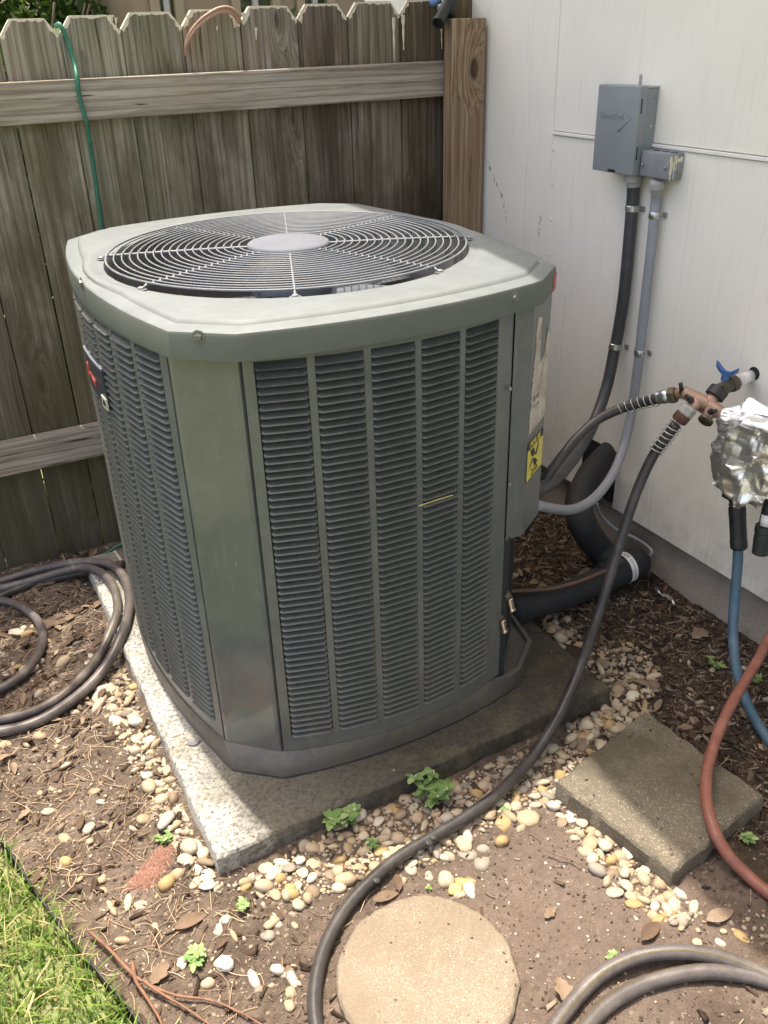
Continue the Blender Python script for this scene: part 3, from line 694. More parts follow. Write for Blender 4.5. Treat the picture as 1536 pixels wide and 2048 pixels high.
# ================================================================== AIR CONDITIONER
CX, CY = .658, 1.654
AX, AY, BX, BY = .352, .393, .275, .457           # chamfer corners of the lid: (AX, AY) and (BX, BY)
ac = tag(empty('air_conditioner', (CX, CY, PT)), 'grey green outdoor air conditioning condenser with louvered sides and round fan grille', 'air conditioner')
AY, BY, AX, BX = .387, .455, .354, .274
BAX, BAY, BBX, BBY, BBS, BBF = .350, .345, .264, .430, .052, .052      # cabinet below the lid
def outline(inset=0., bs=.05, bf=.035, n=14, body=False):
    ax, ay, bx, by = (BAX-inset, BAY, BBX, BBY-inset) if body else (AX-inset, AY-inset*.4, BX-inset*.4, BY-inset); P = []
    if body: bs, bf = BBS, BBF
    def side(p, q, bul, nrm):
        for k in range(n+1):
            t = k/n; s = 1-(2*t-1)**2; P.append((p[0]+(q[0]-p[0])*t+nrm[0]*bul*s, p[1]+(q[1]-p[1])*t+nrm[1]*bul*s))
    side((-bx, -by), (bx, -by), bf, (0, -1)); side((ax, -ay), (ax, ay), bs, (1, 0))
    side((bx, by), (-bx, by), bf, (0, 1)); side((-ax, ay), (-ax, -ay), bs, (-1, 0))
    return P
def ring_mesh(name, OUT, prof, mat, parent, inner=None, close_bottom=False):
    """sweep prof [(inward metres, z)] round OUT; optional inner circle profile [(radius, z)]"""
    V = []; F = []; n = len(OUT); rings = []; dm = max(d for d, z in prof)
    for d, z in prof:
        rings.append(len(V))
        for x, y in OUT:
            L = math.hypot(x, y); dd = d
            if inner: dd = d*min(1., max(.002, L-inner[0][0]-.004)/dm)
            V.append((x-x/L*dd, y-y/L*dd, z))
    for rr, z in (inner or []):
        rings.append(len(V))
        for x, y in OUT:
            L = math.hypot(x, y); V.append((x/L*rr, y/L*rr, z))
    for a, b in zip(rings, rings[1:]):
        for i in range(n): j = (i+1) % n; F.append((a+i, a+j, b+j, b+i))
    return sharp(mobj(name, V, F, mat, parent), 28)
# heights below are relative to the pad top
LZ = .924-PT
lid = ring_mesh('lid', outline(0), [(.004, LZ-.046), (0, LZ-.046), (0, LZ-.009), (.002, LZ-.0045), (.006, LZ-.0025), (.030, LZ-.0005), (.034, LZ+.0035), (.040, LZ+.0055)],
    M_LID, ac, inner=[(.380, LZ+.0062), (.376, LZ+.0056), (.3655, LZ+.0012), (.362, LZ+.0004), (.353, LZ-.0005), (.3495, LZ-.010), (.3495, LZ-.06)])
# lid screws in pressed dimples
def bolt(p, nrm, r=.006, parent=None, name='screw', ring=True):
    nrm = Vector(nrm).normalized(); p = Vector(p); mb = MB()
    if ring: parent_ = parent or ac; mz = MB(); mz.add(*lathe_axis(p, p+nrm, [(0, r*1.9), (.0007, r*1.8), (.0010, r*1.3)], 18)); sharp(mz.o(name+'_dimple', M_AC, parent_), 40)
    mb.add(*lathe_axis(p, p+nrm, [(0.001, r), (.004, r*.95), (.0046, r*.7)], 6)); return mb.o(name, M_BOLT if parent else M_AC, parent or ac)
def lid_side(u, v, dist=.004):          # where a picture point meets the lid's front skirt
    best = None
    O = outline(-.0005, n=40)
    for i in range(len(O)):
        a = Vector((*O[i], 0)); b = Vector((*O[(i+1) % len(O)], 0)); e = b-a
        if e.length < 1e-6: continue
        nn = Vector((e.y, -e.x, 0)).normalized(); d = ray(u, v); den = d.dot(nn)
        if den >= 0: continue
        wa = a+Vector((CX, CY, 0)); t = (wa-CO).dot(nn)/den; p = CO+d*t; s = (p-wa).dot(e)/e.length_squared
        if -.001 <= s <= 1.001 and (best is None or t < best[0]): best = (t, p, nn)
    return best[1]-ac.location, best[2]
for u, v in ((397,675),(1029,597),(163,567)):
    p, nn = lid_side(u, v); bolt(p-nn*.0008, nn)
# body
BZ0, BZ1 = .045, LZ-.040
PO = outline(0, body=True)
O0 = outline(.0); OB = outline(-.003, body=True); V = []; F = []; n = len(O0)
prof_ = [(0, .012, .001), (0, .003, .001), (0, 0, .005), (.15, 0, .022), (.55, 0, .036), (1, 0, .0465), (1, .010, .0470), (1, .014, .038), (1, .16, .038)]
for f_, d, z in prof_:
    for (x0, y0), (x1, y1) in zip(O0, OB):
        k_ = f_ if x0 < .20 else 0.; x = x0+(x1-x0)*k_; y = y0+(y1-y0)*k_; L = math.hypot(x, y); V.append((x-x/L*d, y-y/L*d, z))
for k in range(len(prof_)-1):
    for i in range(n): j = (i+1) % n; F.append((k*n+i, k*n+j, (k+1)*n+j, (k+1)*n+i))
pan = sharp(mobj('base_pan', V, F, M_PAN, ac), 28)
def wall_pts(side, t0, t1, n, inset=.007, off=0.):
    """points along a bulged side; side 'front' or 'left'; t along x (front) or y (left) in local metres"""
    ax, ay, bx, by = BAX, BAY, BBX, BBY; R_ = []
    for k in range(n+1):
        c = t0+(t1-t0)*k/n
        if side == 'front': s = 1-(c/bx)**2; R_.append((Vector((c, -by-BBF*s, 0)), Vector((-.07*c/bx/bx, -1, 0)).normalized()*1))
        else: s = 1-(c/ay)**2; R_.append((Vector((-ax-BBS*s, c, 0)), Vector((-1, -.10*c/ay/ay*-1*-1, 0)).normalized()))
    out = []
    for p, _ in R_: out.append(p)
    res = []
    for i, p in enumerate(out):
        e = out[min(i+1, n)]-out[max(i-1, 0)]; e.normalize(); nn = Vector((e.y, -e.x, 0))
        if side == 'left': nn = -nn
        res.append((p+nn*off, nn))
    return res
def strip(mb, side, t0, t1, z0, z1, n=6, off=0., depth=.010):
    W = wall_pts(side, t0, t1, n, off=off); V = []; F = []
    for p, nn in W:
        q = p-nn*depth
        V += [(p.x, p.y, z0), (p.x, p.y, z1), (q.x, q.y, z0), (q.x, q.y, z1)]
    for i in range(n):
        a, b = i*4, i*4+4; F += [(a, b, b+1, a+1), (a+1, b+1, b+3, a+3), (a+2, a+3, b+3, b+2), (a, a+2, b+2, b)]
    F += [(0, 1, 3, 2), (4*n, 4*n+2, 4*n+3, 4*n+1)]; mb.add(V, F)
NROW = 57; LV0, LV1 = .126-PT, .868-PT; LP = (LV1-LV0)/NROW
def louver_mesh(w):
    prof = [(-.0140, LP*.93), (-.0118, LP*.76), (-.0078, LP*.56), (-.0030, LP*.36), (.0016, LP*.18), (.0044, LP*.07), (.0052, -LP*.01), (.0042, -LP*.07)]
    st = [(-w/2-.0005, .02), (-w/2+.0022, .80), (-w/2+.005, 1.), (w/2-.005, 1.), (w/2-.0022, .80), (w/2+.0005, .02)]
    V = [(x, -d*(k if d > 0 else .35+.65*k), z) for x, k in st for d, z in prof]; m_ = len(prof); F = []
    for i in range(len(st)-1):
        for j in range(m_-1): F.append((i*m_+j, i*m_+j+1, (i+1)*m_+j+1, (i+1)*m_+j))
    F.append(tuple(range(m_))); F.append(tuple(range(len(st)*m_-1, (len(st)-1)*m_-1, -1)))
    return V, F
def louver_panel(side, name, t0, t1, cols, cw):
    mb = MB(); edges = [t0]+[q for c in cols for q in (c, c+cw)]+[t1]
    for i in range(0, len(edges), 2): strip(mb, side, edges[i], edges[i+1], BZ0, BZ1)
    for c in cols: strip(mb, side, c, c+cw, BZ0, LV0, 4); strip(mb, side, c, c+cw, LV1, BZ1, 4)
    o = sharp(mb.o(name, M_AC, ac), 30)
    V, F = louver_mesh(cw)
    if side == 'front':
        me = mesh('louver', V, F, M_LOUV, True)
        try: me.set_sharp_from_angle(angle=math.radians(60))
        except Exception: pass
        for c in cols:
            p, nn = wall_pts(side, c+cw/2-.002, c+cw/2+.002, 2)[1]; rz = math.atan2(nn.y, nn.x)+math.pi/2
            for k in range(NROW): obj('louver', me, o, (p.x, p.y, LV0+k*LP), (0, 0, rz))
    else:
        big = MB()
        for c in cols:
            p, nn = wall_pts(side, c+cw/2-.002, c+cw/2+.002, 2)[1]; rz = math.atan2(nn.y, nn.x)+math.pi/2; R_ = Matrix.Rotation(rz, 3, 'Z')
            VV = [R_@Vector(v) for v in V]
            for k in range(NROW):
                big.add([(v.x+p.x, v.y+p.y, v.z+LV0+k*LP) for v in VV], F)
        b = big.o('louver', M_LOUV, o, True); b['kind'] = 'stuff'; sharp(b, 60)
    return o
fpan = louver_panel('front', 'louvered_panel', -.2610, .2242, [-.2450+.0884*k for k in range(5)], .0765)
lpan = louver_panel('left', 'louvered_panel', -.342, .342, [-.322+.0925*k for k in range(7)], .0790)
# dark coil behind the louvers so the slots read black
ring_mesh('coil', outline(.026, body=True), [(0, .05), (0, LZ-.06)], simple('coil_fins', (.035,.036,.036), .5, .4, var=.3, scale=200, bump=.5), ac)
# corner panels
def corner(p0, p1, name='corner_panel', z0=BZ0-.001, z1=BZ1+.001, mat=None):
    a = Vector((*p0, 0)); b = Vector((*p1, 0)); e = (b-a).normalized(); nn = Vector((e.y, -e.x, 0)); out = []
    L = (b-a).length; bev = .009
    pts = [a-e*.0-nn*.006+Vector((0, 0, 0)), a+nn*.0010+e*.002, a+nn*.0030+e*bev, b+nn*.0030-e*bev, b+nn*.0010-e*.002, b-nn*.006]
    V = [(p.x, p.y, z) for z in (z0, z0+.004, z1-.004, z1) for p in pts]; m_ = len(pts); F = []
    for k in range(3):
        for i in range(m_-1): F.append((k*m_+i, k*m_+i+1, (k+1)*m_+i+1, (k+1)*m_+i))
    return sharp(mobj(name, V, F, mat or M_ACC, ac), 15)
ca = (-BAX, -BAY); cb = (-BBX, -BBY)
def ext(p, q, k): d = (Vector(q)-Vector(p)).normalized(); return tuple(Vector(p)-d*k)
corner(ca, cb); corner((BBX, BBY), (BAX, BAY)); corner((-BAX, BAY), (-BBX, BBY))
# rear and right sides (plain strips, mostly out of sight)
def side_sheet(name, sgn_axis):
    O = PO; n = 15; seg = O[15:30] if sgn_axis == 'right' else O[30:45]
    V = [(x, y, z) for z in (BZ0, BZ1) for x, y in seg]; m_ = len(seg); F = [(i, i+1, m_+i+1, m_+i) for i in range(m_-1)]
    return sharp(mobj(name, V, F, M_AC, ac), 30)
side_sheet('rear_panel', 'rear')
O = [p for p in PO[15:30] if p[1] > -.19]; V = [(x, y, z) for z in (BZ0, BZ1) for x, y in O]; m_ = len(O)
sharp(mobj('side_panel', V, [(i, i+1, m_+i+1, m_+i) for i in range(m_-1)], M_AC, ac), 30)
# service cover: front strip + chamfer + start of the right side, stops above the valves
CZ0 = .418-PT
r0 = wall_pts('front', .2250, .238, 2, off=.0025)
pts = [p for p, _ in r0]+[Vector((.268, -.4425, 0)), Vector((.349, -.386, 0)), Vector((.353, -.378, 0)), Vector((.372, -.30, 0)), Vector((.388, -.185, 0))]
V = []; 
for z in (CZ0, BZ1): V += [(p.x, p.y, z) for p in pts]
n_ = len(pts); F = [(i, i+1, n_+i+1, n_+i) for i in range(n_-1)]
# folded underside
for p in pts: V.append((p.x-.012 if p.x > .3 else p.x, p.y+.03, CZ0+.004))
F += [(2*n_+i, 2*n_+i+1, i+1, i) for i in range(n_-1)]
cover = sharp(mobj('service_cover', V, F, M_AC, ac), 25)
for u, v, X_ in ((1018,777,0),(1017,968,0)):
    p = None
    for q, nn in wall_pts('front', .235, .245, 2, off=.003)[1:2]:
        w_ = q+ac.location; d = ray(u, v); t = (w_-CO).dot(nn)/d.dot(nn); bolt(CO+d*t-ac.location, nn, .0042, ac, ring=False)
# recess below the cover: dark frame post, back plate
mb = MB(); mb.box((.2235, -.444, BZ0-.004), (.2385, -.41, CZ0+.006)); mb.o('frame_post', M_FRAME, ac)
mb = MB(); a = Vector((.242, -.385, 0)); b = Vector((.262, -.22, 0)); c = Vector((.375, -.185, 0)); d_ = Vector((.2385, -.425, 0))
V = [(p.x, p.y, z) for z in (BZ0-.006, CZ0+.02) for p in (d_, a, b, c)]; mobj('inner_bulkhead', V, [(i, i+1, 5+i, 4+i) for i in range(3)], M_FRAME, ac)
# fan grille
grille = obj('fan_grille', mesh('fan_grille', *lathe_axis((0,0,LZ+.0035), (0,0,1), [(0,.079),(.006,.0815),(.011,.080),(.0135,.076),(.0145,.05),(.0150,.02)], 48), M_HUB, True), ac); sharp(grille, 50)
NR = 18
RG = .347
def gz(r): t = (r-.085)/(RG-.085); return LZ+.0135-.0025*t*t
for k in range(NR):
    r = .096+(RG-.096)*k/(NR-1); P = [Vector((r*math.cos(a), r*math.sin(a), gz(r))) for a in np.linspace(0, 2*math.pi, 73)[:-1]]
    V = []; F = []; w_ = .00155 if k < NR-1 else .0021
    for i, p in enumerate(P):
        a = 2*math.pi*i/72; rad = Vector((math.cos(a), math.sin(a), 0))
        for j in range(6): b = j*math.pi/3; V.append(p+rad*(w_*math.cos(b))+Vector((0, 0, w_*math.sin(b))))
    for i in range(72):
        for j in range(6): F.append((i*6+j, ((i+1) % 72)*6+j, ((i+1) % 72)*6+(j+1) % 6, i*6+(j+1) % 6))
    obj('grille_ring', mesh('grille_ring', V, F, M_WIRE, True), grille)
for k in range(8):
    a = math.radians(-21+45*k); d = Vector((math.cos(a), math.sin(a), 0)); s_ = Vector((-d.y, d.x, 0))
    mb = MB(); mb.tube([d*r+Vector((0, 0, gz(min(r, RG))-.0040-(.006 if r > .355 else 0))) for r in np.linspace(.07, .362, 24)], .0027, 8)
    for q in range(NR):                             # weld nubs where the rings cross the spoke
        r = .096+(RG-.096)*q/(NR-1); p = d*r+Vector((0, 0, gz(r)-.003)); mb.add([p+d*.005, p+s_*.0045, p-d*.005, p-s_*.0045, p+Vector((0,0,.0055))], [(0,1,4),(1,2,4),(2,3,4),(3,0,4)])
    mb.o('grille_spoke', M_WIRE, grille, True)
    p = d*.361+Vector((0, 0, LZ+.002)); bolt(p, (0, 0, 1), .0055, grille, 'grille_screw')
# fan inside
fan = obj('fan', mesh('fan', *lathe_axis((0,0,LZ-.12), (0,0,1), [(0,.075),(.05,.08),(.07,.06)], 24), M_FAN, True), ac)
for k in range(3):
    a0 = k*2*math.pi/3+.35; V = []; F = []; n = 10
    for i in range(n+1):
        for j in range(6):
            r = .07+.265*i/n; a = a0+(j/5)*(1.35-.25*i/n)-.1*i/n; V.append((r*math.cos(a), r*math.sin(a), LZ-.115+.055*(j/5)+.012*math.sin(j)))
    for i in range(n):
        for j in range(5): F.append((i*6+j, i*6+j+1, (i+1)*6+j+1, (i+1)*6+j))
    obj('fan_blade', mesh('fan_blade', V, F, M_FAN, True), fan)
sh = mobj('shroud', *lathe_axis((0,0,LZ-.175), (0,0,1), [(0,.350),(.12,.3492),(.165,.3492)], 64), M_SHROUD, ac, True)
sh.data.polygons; bm = bmesh.new(); bm.from_mesh(sh.data); bmesh.ops.delete(bm, geom=[f for f in bm.faces if len(f.verts) > 10], context='FACES_ONLY'); bm.to_mesh(sh.data); bm.free()
mb = MB(); mb.box((-.30, -.40, LZ-.42), (.30, .40, LZ-.41)); 
coilm = Mt('inner_tube_sheet', .5, .2); q = coilm.co(); bt = coilm.n('TexBrick', None, Vector=q, Color1=(.34,.30,.25), Color2=(.28,.25,.21), Mortar=(.03,.03,.03), Scale=14.); coilm.color(bt.outputs[0])
mb.o('tube_sheet', coilm.m, ac)
# badge on the left side
bp = at_x(203, 752, CX-AX-.042)-ac.location
yb0 = bp.y-.078; yb1 = bp.y+.078
badge = None
M_BADGE = simple('badge_blue_grey', (.055,.065,.085), .3, .3, var=.1, scale=20)
mb = MB(); strip(mb, 'left', yb0, yb1, bp.z-.035, bp.z+.035, 8, off=.0078, depth=.006); badge = mb.o('badge', M_BADGE, ac); sharp(badge, 30)
mb = MB(); strip(mb, 'left', yb0-.003, yb1, bp.z+.0355, bp.z+.040, 8, off=.0090, depth=.008); mb.o('badge_rim', M_HUB, badge)
mb = MB(); strip(mb, 'left', yb0-.003, yb0+.030, bp.z-.040, bp.z-.018, 2, off=.0100, depth=.003); mb.o('badge_tag', M_TAGC, badge)
def on_left(t, z, off):
    p, nn = wall_pts('left', t-.002, t+.002, 2, off=off)[1]; z_ = Vector((0, 0, 1)); x_ = z_.cross(nn).normalized()
    M_ = Matrix((x_, z_, nn)).transposed().to_4x4(); M_.translation = Vector((p.x, p.y, z)); return M_
text_mesh('model_mark', 'XR', .016, M_INK, badge, on_left(yb0+.024, bp.z-.034, .0104), .0004, squeeze=1.1)
text_mesh('maker_name', 'TRANE', .020, M_RED, badge, on_left(bp.y+.042, bp.z-.014, .0084), .0005, offset=.0004)
mb = MB(); Mx = on_left(bp.y+.056, bp.z, .0082); rr = [Mx@Vector((math.cos(a)*.008, math.sin(a)*.014, 0)) for a in np.linspace(0, 6.283, 25)]; mb.tube(rr, .0016, 6); mb.o('round_emblem', M_RED, badge)
# stickers on the service cover chamfer
q0 = Vector((.268, -.4425, 0)); q1 = Vector((.349, -.386, 0)); qe = (q1-q0).normalized(); qn = Vector((qe.y, -qe.x, 0)); QL = (q1-q0).length
def on_ch(s, z, off): 
    M_ = Matrix((qe, Vector((0, 0, 1)), qn)).transposed().to_4x4(); p = q0+qe*s+qn*off; M_.translation = Vector((p.x, p.y, z)); return M_
def poly_on_ch(name, pts2, off, mat, parent, thick=.0004):
    n = len(pts2); V = []
    for o_ in (off, off+thick):
        for s, z in pts2: p = q0+qe*s+qn*o_; V.append((p.x, p.y, z))
    F = [tuple(range(n, 2*n))]+[(i, (i+1) % n, n+(i+1) % n, n+i) for i in range(n)]
    return mobj(name, V, F, mat, parent)
sz0, sz1 = .528-PT, .612-PT
def rrect(a, b, c, d, r, n=4):
    P = []
    for cx_, cy_, a0 in ((b-r, d-r, 0), (a+r, d-r, 90), (a+r, c+r, 180), (b-r, c+r, 270)):
        for k in range(n+1): t = math.radians(a0+90*k/n); P.append((cx_+r*math.cos(t), cy_+r*math.sin(t)))
    return P
st = poly_on_ch('service_sticker', rrect(.002, QL-.003, sz0, sz1, .006), .0004, M_INK, cover)
poly_on_ch('yellow_field', rrect(.005, QL-.004, sz0+.003, sz1-.017, .003), .0009, M_YEL, st, .0002)
text_mesh('lettering', 'FOR SE', .0165, M_YEL, st, on_ch(.018, sz1-.0135, .0012), .0002, offset=.0004, squeeze=1.15)
text_mesh('phone_number', '210-', .019, M_INK, st, on_ch(.030, sz0+.007, .0014), .0002, offset=.0003, squeeze=1.2)
def chx(pts): 
    return poly_on_ch('emblem_stroke', [(s, z) for s, z in pts], .0012, M_INK, st, .0002)
ez = (sz0+sz1)/2
chx([(.018,ez+.022),(.040,ez+.022),(.050,ez+.006),(.040,ez+.003),(.030,ez+.006)]); chx([(.068,ez+.026),(.070,ez+.014),(.058,ez-.001),(.048,ez+.002),(.055,ez+.010)])
chx([(.014,ez-.020),(.026,ez-.004),(.036,ez+.001),(.044,ez-.001),(.030,ez-.010)]); chx([(.040,ez-.004),(.052,ez-.006),(.068,ez-.018),(.056,ez-.022),(.044,ez-.018)])
# torn rating label
wl = []; r_ = random.Random(5); lz0, lz1 = .628-PT, .846-PT
L_ = [(.002, lz0), (.040, lz0+.004), (QL-.001, lz0+.008)]
z = lz0+.01
while z < lz1-.045: L_.append((QL-.001-r_.random()*.001, z)); z += .006
while z < lz1-.03: z += .004; L_.append((QL-.012+r_.uniform(-.004, .004), z))
L_ += [(QL-.020, lz1-.055), (QL-.028, lz1-.085+r_.random()*.004), (.052, lz1-.092), (.044, lz1-.07), (.046, lz1-.045)]
z = lz1-.04
while z < lz1: L_.append((.043+r_.uniform(-.006, .004), z)); z += .005
L_.append((.032, lz1))
while z > lz0+.02: 
    f = (z-lz0)/(lz1-lz0); L_.append((.003+.020*f+r_.uniform(-.004, .004), z)); z -= .005
lt = Mt('torn_label_paper', .8, 0, .2); q = lt.wpos(); k = lt.ramp(lt.noise(q, 30, 6, .7), (.35, (.36,.31,.25)), (.6, (.56,.53,.46)))
ln = lt.ramp(lt.noise(lt.wpos((1, 1, 3)), 75, 4, .8), (.60, 0.), (.66, .75)); k = lt.mix(ln, k, (.08,.07,.06)); lt.color(k); lt.bump(lt.noise(q, 90, 4), .5, .001)
wlb = poly_on_ch('torn_label', L_, .0004, lt.m, cover)
text_mesh('label_print', '8.7-8.', .014, M_INK, wlb, on_ch(.022, lz0+.062, .0011), .0001, squeeze=1.0)
poly_on_ch('label_rule', [(.020, lz0+.050), (.055, lz0+.050), (.055, lz0+.0515), (.020, lz0+.0515)], .001, M_INK, wlb)
# red tag on the lid's right corner
a_ = Vector((BX, -BY, 0)); b_ = Vector((AX, -AY, 0)); e_ = (b_-a_).normalized(); n_ = Vector((e_.y, -e_.x, 0)); mb = MB(); V = []
for o_ in (.0004, .0012):
    for t_, z_ in ((.78, LZ-.044), (1.0, LZ-.043), (1.0, LZ-.014), (.78, LZ-.018)): p = a_.lerp(b_, t_)+n_*o_; V.append((p.x, p.y, z_))
mb.add(V, [(4,5,6,7),(0,1,5,4),(1,2,6,5),(2,3,7,6),(3,0,4,7)]); mb.o('red_tag', M_RED, ac)
# refrigerant valves and caps
for (u, v), dz in (((1022,1207), 0), ((1007,1250), 0)):
    w_ = at_y(u, v, 1.204); p = w_-ac.location; ax_ = Vector((.10, -.25, -.96)).normalized()
    e = empty('service_valve'); e.parent = ac
    mb = MB(); mb.add(*lathe_axis(p-ax_*.012, p+ax_, [(0,.0048),(.0015,.0062),(.024,.0062),(.0245,.0075),(.028,.0075),(.0285,.005)], 16)); sharp(mb.o('valve_cap', M_CHROME, e), 40)
    mb = MB(); mb.tube([p-ax_*.010, p-ax_*.022+Vector((-.004, .01, 0)), p+Vector((-.012, .06, .012))], [.008, .010, .011], 10); mb.tube([p+Vector((-.045, .028, -.004)), p+Vector((.004, .012, .004))], .009, 10); mb.o('valve_body', M_OLDBR, e, True)
# yellow straw caught on a louver
mb = MB(); a = at_y(838, 1012, 1.152)-ac.location; b = at_y(906, 990, 1.152)-ac.location; mb.tube([a, a.lerp(b, .5)+Vector((0, 0, .0006)), b], .0009, 5)
tag(mb.o('straw', simple('yellow_straw', (.50,.44,.13), .6), None), 'single yellow straw caught on the front louvers', 'straw').location = ac.location

# ================================================================== WALL EQUIPMENT
# disconnect box
def wp(u, v, x=WX): return at_x(u, v, x)
DXF = WX-.056
a = at_x(1200, 170, DXF); b = at_x(1266, 352, DXF); ytl = at_x(1199, 172, DXF).y; ytr = at_x(1283, 176, DXF).y
zt = at_x(1240, 170, DXF).z; zb = at_x(1228, 346, DXF).z
dis = tag(empty('disconnect_box', (WX, (ytl+ytr)/2, zb)), 'tall grey electrical disconnect box with embossed arrow on the house wall', 'electrical box')
l = Vector(dis.location)
yb0, yb1 = min(ytl, ytr), max(ytl, ytr)
yb1r = yb1-.004
bev_box('enclosure', Vector((WX-.050, yb0+.004, zb+.006))-l, Vector((WX-.001, yb1r, zt-.006))-l, M_DISC, dis, .002)
cv = bev_box('cover', Vector((DXF-.003, yb0, zb))-l, Vector((DXF+.022, yb1, zt))-l, M_DISC, dis, .003, 3)
bev_box('top_flange', Vector((WX-.036, yb0+.003, zt-.006))-l, Vector((WX-.001, yb1r+.001, zt-.002))-l, M_FIT, dis, .001)
Mt_ = Matrix((Vector((0,-1,0)), Vector((0,0,1)), Vector((-1,0,0)))).transposed().to_4x4()
def face(yy, zz, off=.0): M_ = Mt_.copy(); M_.translation = Vector((DXF-.003-off, yy, zz))-l; return M_
hz = zb+(zt-zb)*.62; wY = yb1-yb0
text_mesh('embossed_name', 'DiversiTech', .019, M_DISC, cv, face(yb1-wY*.10, hz, .0), .0011, offset=.0002, squeeze=.86)
mb = MB()
ta = Vector((DXF-.003, yb0+wY*.30, hz+.022)); tb = Vector((DXF-.003, yb0+wY*.15, hz+.006)); tc = Vector((DXF-.003, yb0+wY*.42, hz-.024))
for p, q in ((ta, tb), (tb, tc)): mb.add(*tube([p-l, q-l], .0015, 8))
mb.o('embossed_arrow', M_DISC, cv, True)
mb = MB(); mb.box(Vector((DXF-.006, (yb0+yb1)/2-.012, zb+.002))-l, Vector((DXF-.0035, (yb0+yb1)/2+.010, zb+.008))-l); mb.o('latch', M_INK, cv)
for f0, f1 in ((.70, .86), (.18, .33)):
    mb = MB(); mb.box(Vector((DXF+.004, yb0-.0008, zb+(zt-zb)*f0))-l, Vector((DXF+.007, yb0+.002, zb+(zt-zb)*f1))-l); mb.o('slot', M_INK, dis)
for k, (fx, fz) in enumerate(((.025,.84),(.025,.78),(.044,.86),(.040,.55),(.026,.25),(.025,.19))):
    mb = MB(); p = Vector((DXF+fx, yb0+.0035, zb+(zt-zb)*fz))-l; mb.cyl(p, p+Vector((0, -.001, 0)), .0028, seg=10); mb.o('knockout' if k != 3 else 'rivet', M_JB if k != 3 else M_CHROME, dis)
mb = MB(); p = at_x(1281, 161, WX-.001)-l; mb.box(p+Vector((-.002, -.003, -.018)), p+Vector((.0, .003, .012))); mb.o('mounting_slot', M_FIT, dis)
# junction box
JXF = WX-.040
jy0 = at_x(1352, 310, WX-.03).y; ja = at_x(1272, 305, JXF); jb = at_x(1337, 360, JXF); jzt = at_x(1300, 302, JXF).z; jzb = at_x(1300, 356, JXF).z
jn = tag(empty('junction_box', (WX, (ja.y+jb.y)/2, jzb)), 'small grey junction box streaked with cream paint beside the tall box', 'junction box')
l = Vector(jn.location); jy1 = min(ja.y, yb0-.0015); jy0 = jb.y
bev_box('body', Vector((JXF, jy0, jzb))-l, Vector((WX-.001, jy1, jzt))-l, M_JB, jn, .005, 3)
for fy, fz in ((.12, .45), (.86, .45)):
    p = Vector((JXF, jy1+(jy0-jy1)*fy, jzb+(jzt-jzb)*fz))-l; bolt(p, (-1, 0, 0), .0032, jn, 'screw', False)
for k in range(3):
    p = Vector((JXF+.018, jy1+(jy0-jy1)*(.35+.27*k), jzt))-l; mb = MB(); mb.tube([p+Vector((math.cos(a)*.008, math.sin(a)*.007, .0003)) for a in np.linspace(0, 5.4, 16)], .0006, 5); mb.o('knockout_ring', M_INK, jn)
p = Vector((JXF+.026, jy0, (jzb+jzt)/2))-l; mb = MB(); mb.cyl(p, p+Vector((0, -.0012, 0)), .009, seg=18); mb.o('side_knockout', M_DISC, jn)
r_ = random.Random(4)
for k in range(7):
    xx_ = JXF+.002+k*.0048; z1_ = jzt-.004-r_.random()*.006; z0_ = jzb+(.001 if k in (0, 2) else .012+r_.random()*.02); mb = MB(); V = []; w_ = .0022 if k > 0 else .0042
    for i in range(7):
        t = i/6; zz = z1_+(z0_-z1_)*t; h = w_*(1.1-.7*t)*(1+.4*math.sin(i*2+k)); V += [(xx_-h, jy0-.0006, zz), (xx_+h, jy0-.0006, zz)]
    mobj('paint_smear', [Vector(v)-l for v in V], [(2*i, 2*i+1, 2*i+3, 2*i+2) for i in range(6)], M_PAINTDRIP, jn)
# conduits
def path(pts): return [at_x(u, v, x) for u, v, x in pts]
def conduit(pts, r, mat, name, label, straps, fit_mat):
    P = spline(path(pts), 8); e = tag(empty(name, P[0]), label, 'conduit'); l = Vector(e.location)
    mb = MB(); mb.tube([p-l for p in P], r, 18); mb.o('pipe', mat, e, True)
    d = (P[1]-P[0]).normalized(); mb = MB(); mb.add(*lathe_axis(P[0]-l-d*.006, P[0]-l+d, [(0,r*1.25),(.006,r*1.45),(.016,r*1.45),(.019,r*1.2),(.028,r*1.15)], 22)); sharp(mb.o('connector', fit_mat, e), 40)
    for u, v, x in straps:
        c = at_x(u, v, x); j = min(range(len(P)), key=lambda i: (P[i]-c).length); j = max(1, min(j, len(P)-2)); c = P[j]; t = (P[j+1]-P[j-1]).normalized()
        mb = MB(); mb.add(*lathe_axis(c-t*.007-l, c+t-l, [(0,r*1.08),(.001,r*1.14),(.013,r*1.14),(.014,r*1.08)], 22)); 
        mb.box(Vector((WX-.0035, c.y-r*1.1-.009, c.z-.006))-l, Vector((WX-.0006, c.y-r*.8, c.z+.006))-l) if WX-c.x < .05 else None
        sharp(mb.o('strap', M_STRAP, e), 40)
    return P
P = conduit([(1267,352,1.497),(1266,390,1.503),(1263,430,1.503),(1256,510,1.503),(1248,590,1.503),(1238,655,1.502),(1229,700,1.497),(1213,775,1.475),(1186,850,1.41),(1148,915,1.30),(1112,957,1.17),(1070,985,1.03)], .0143, M_CONDD, 'dark_conduit', 'dark grey conduit from the tall box curving down to the unit', [(1263,420,1.5),(1229,690,1.5)], M_FIT)
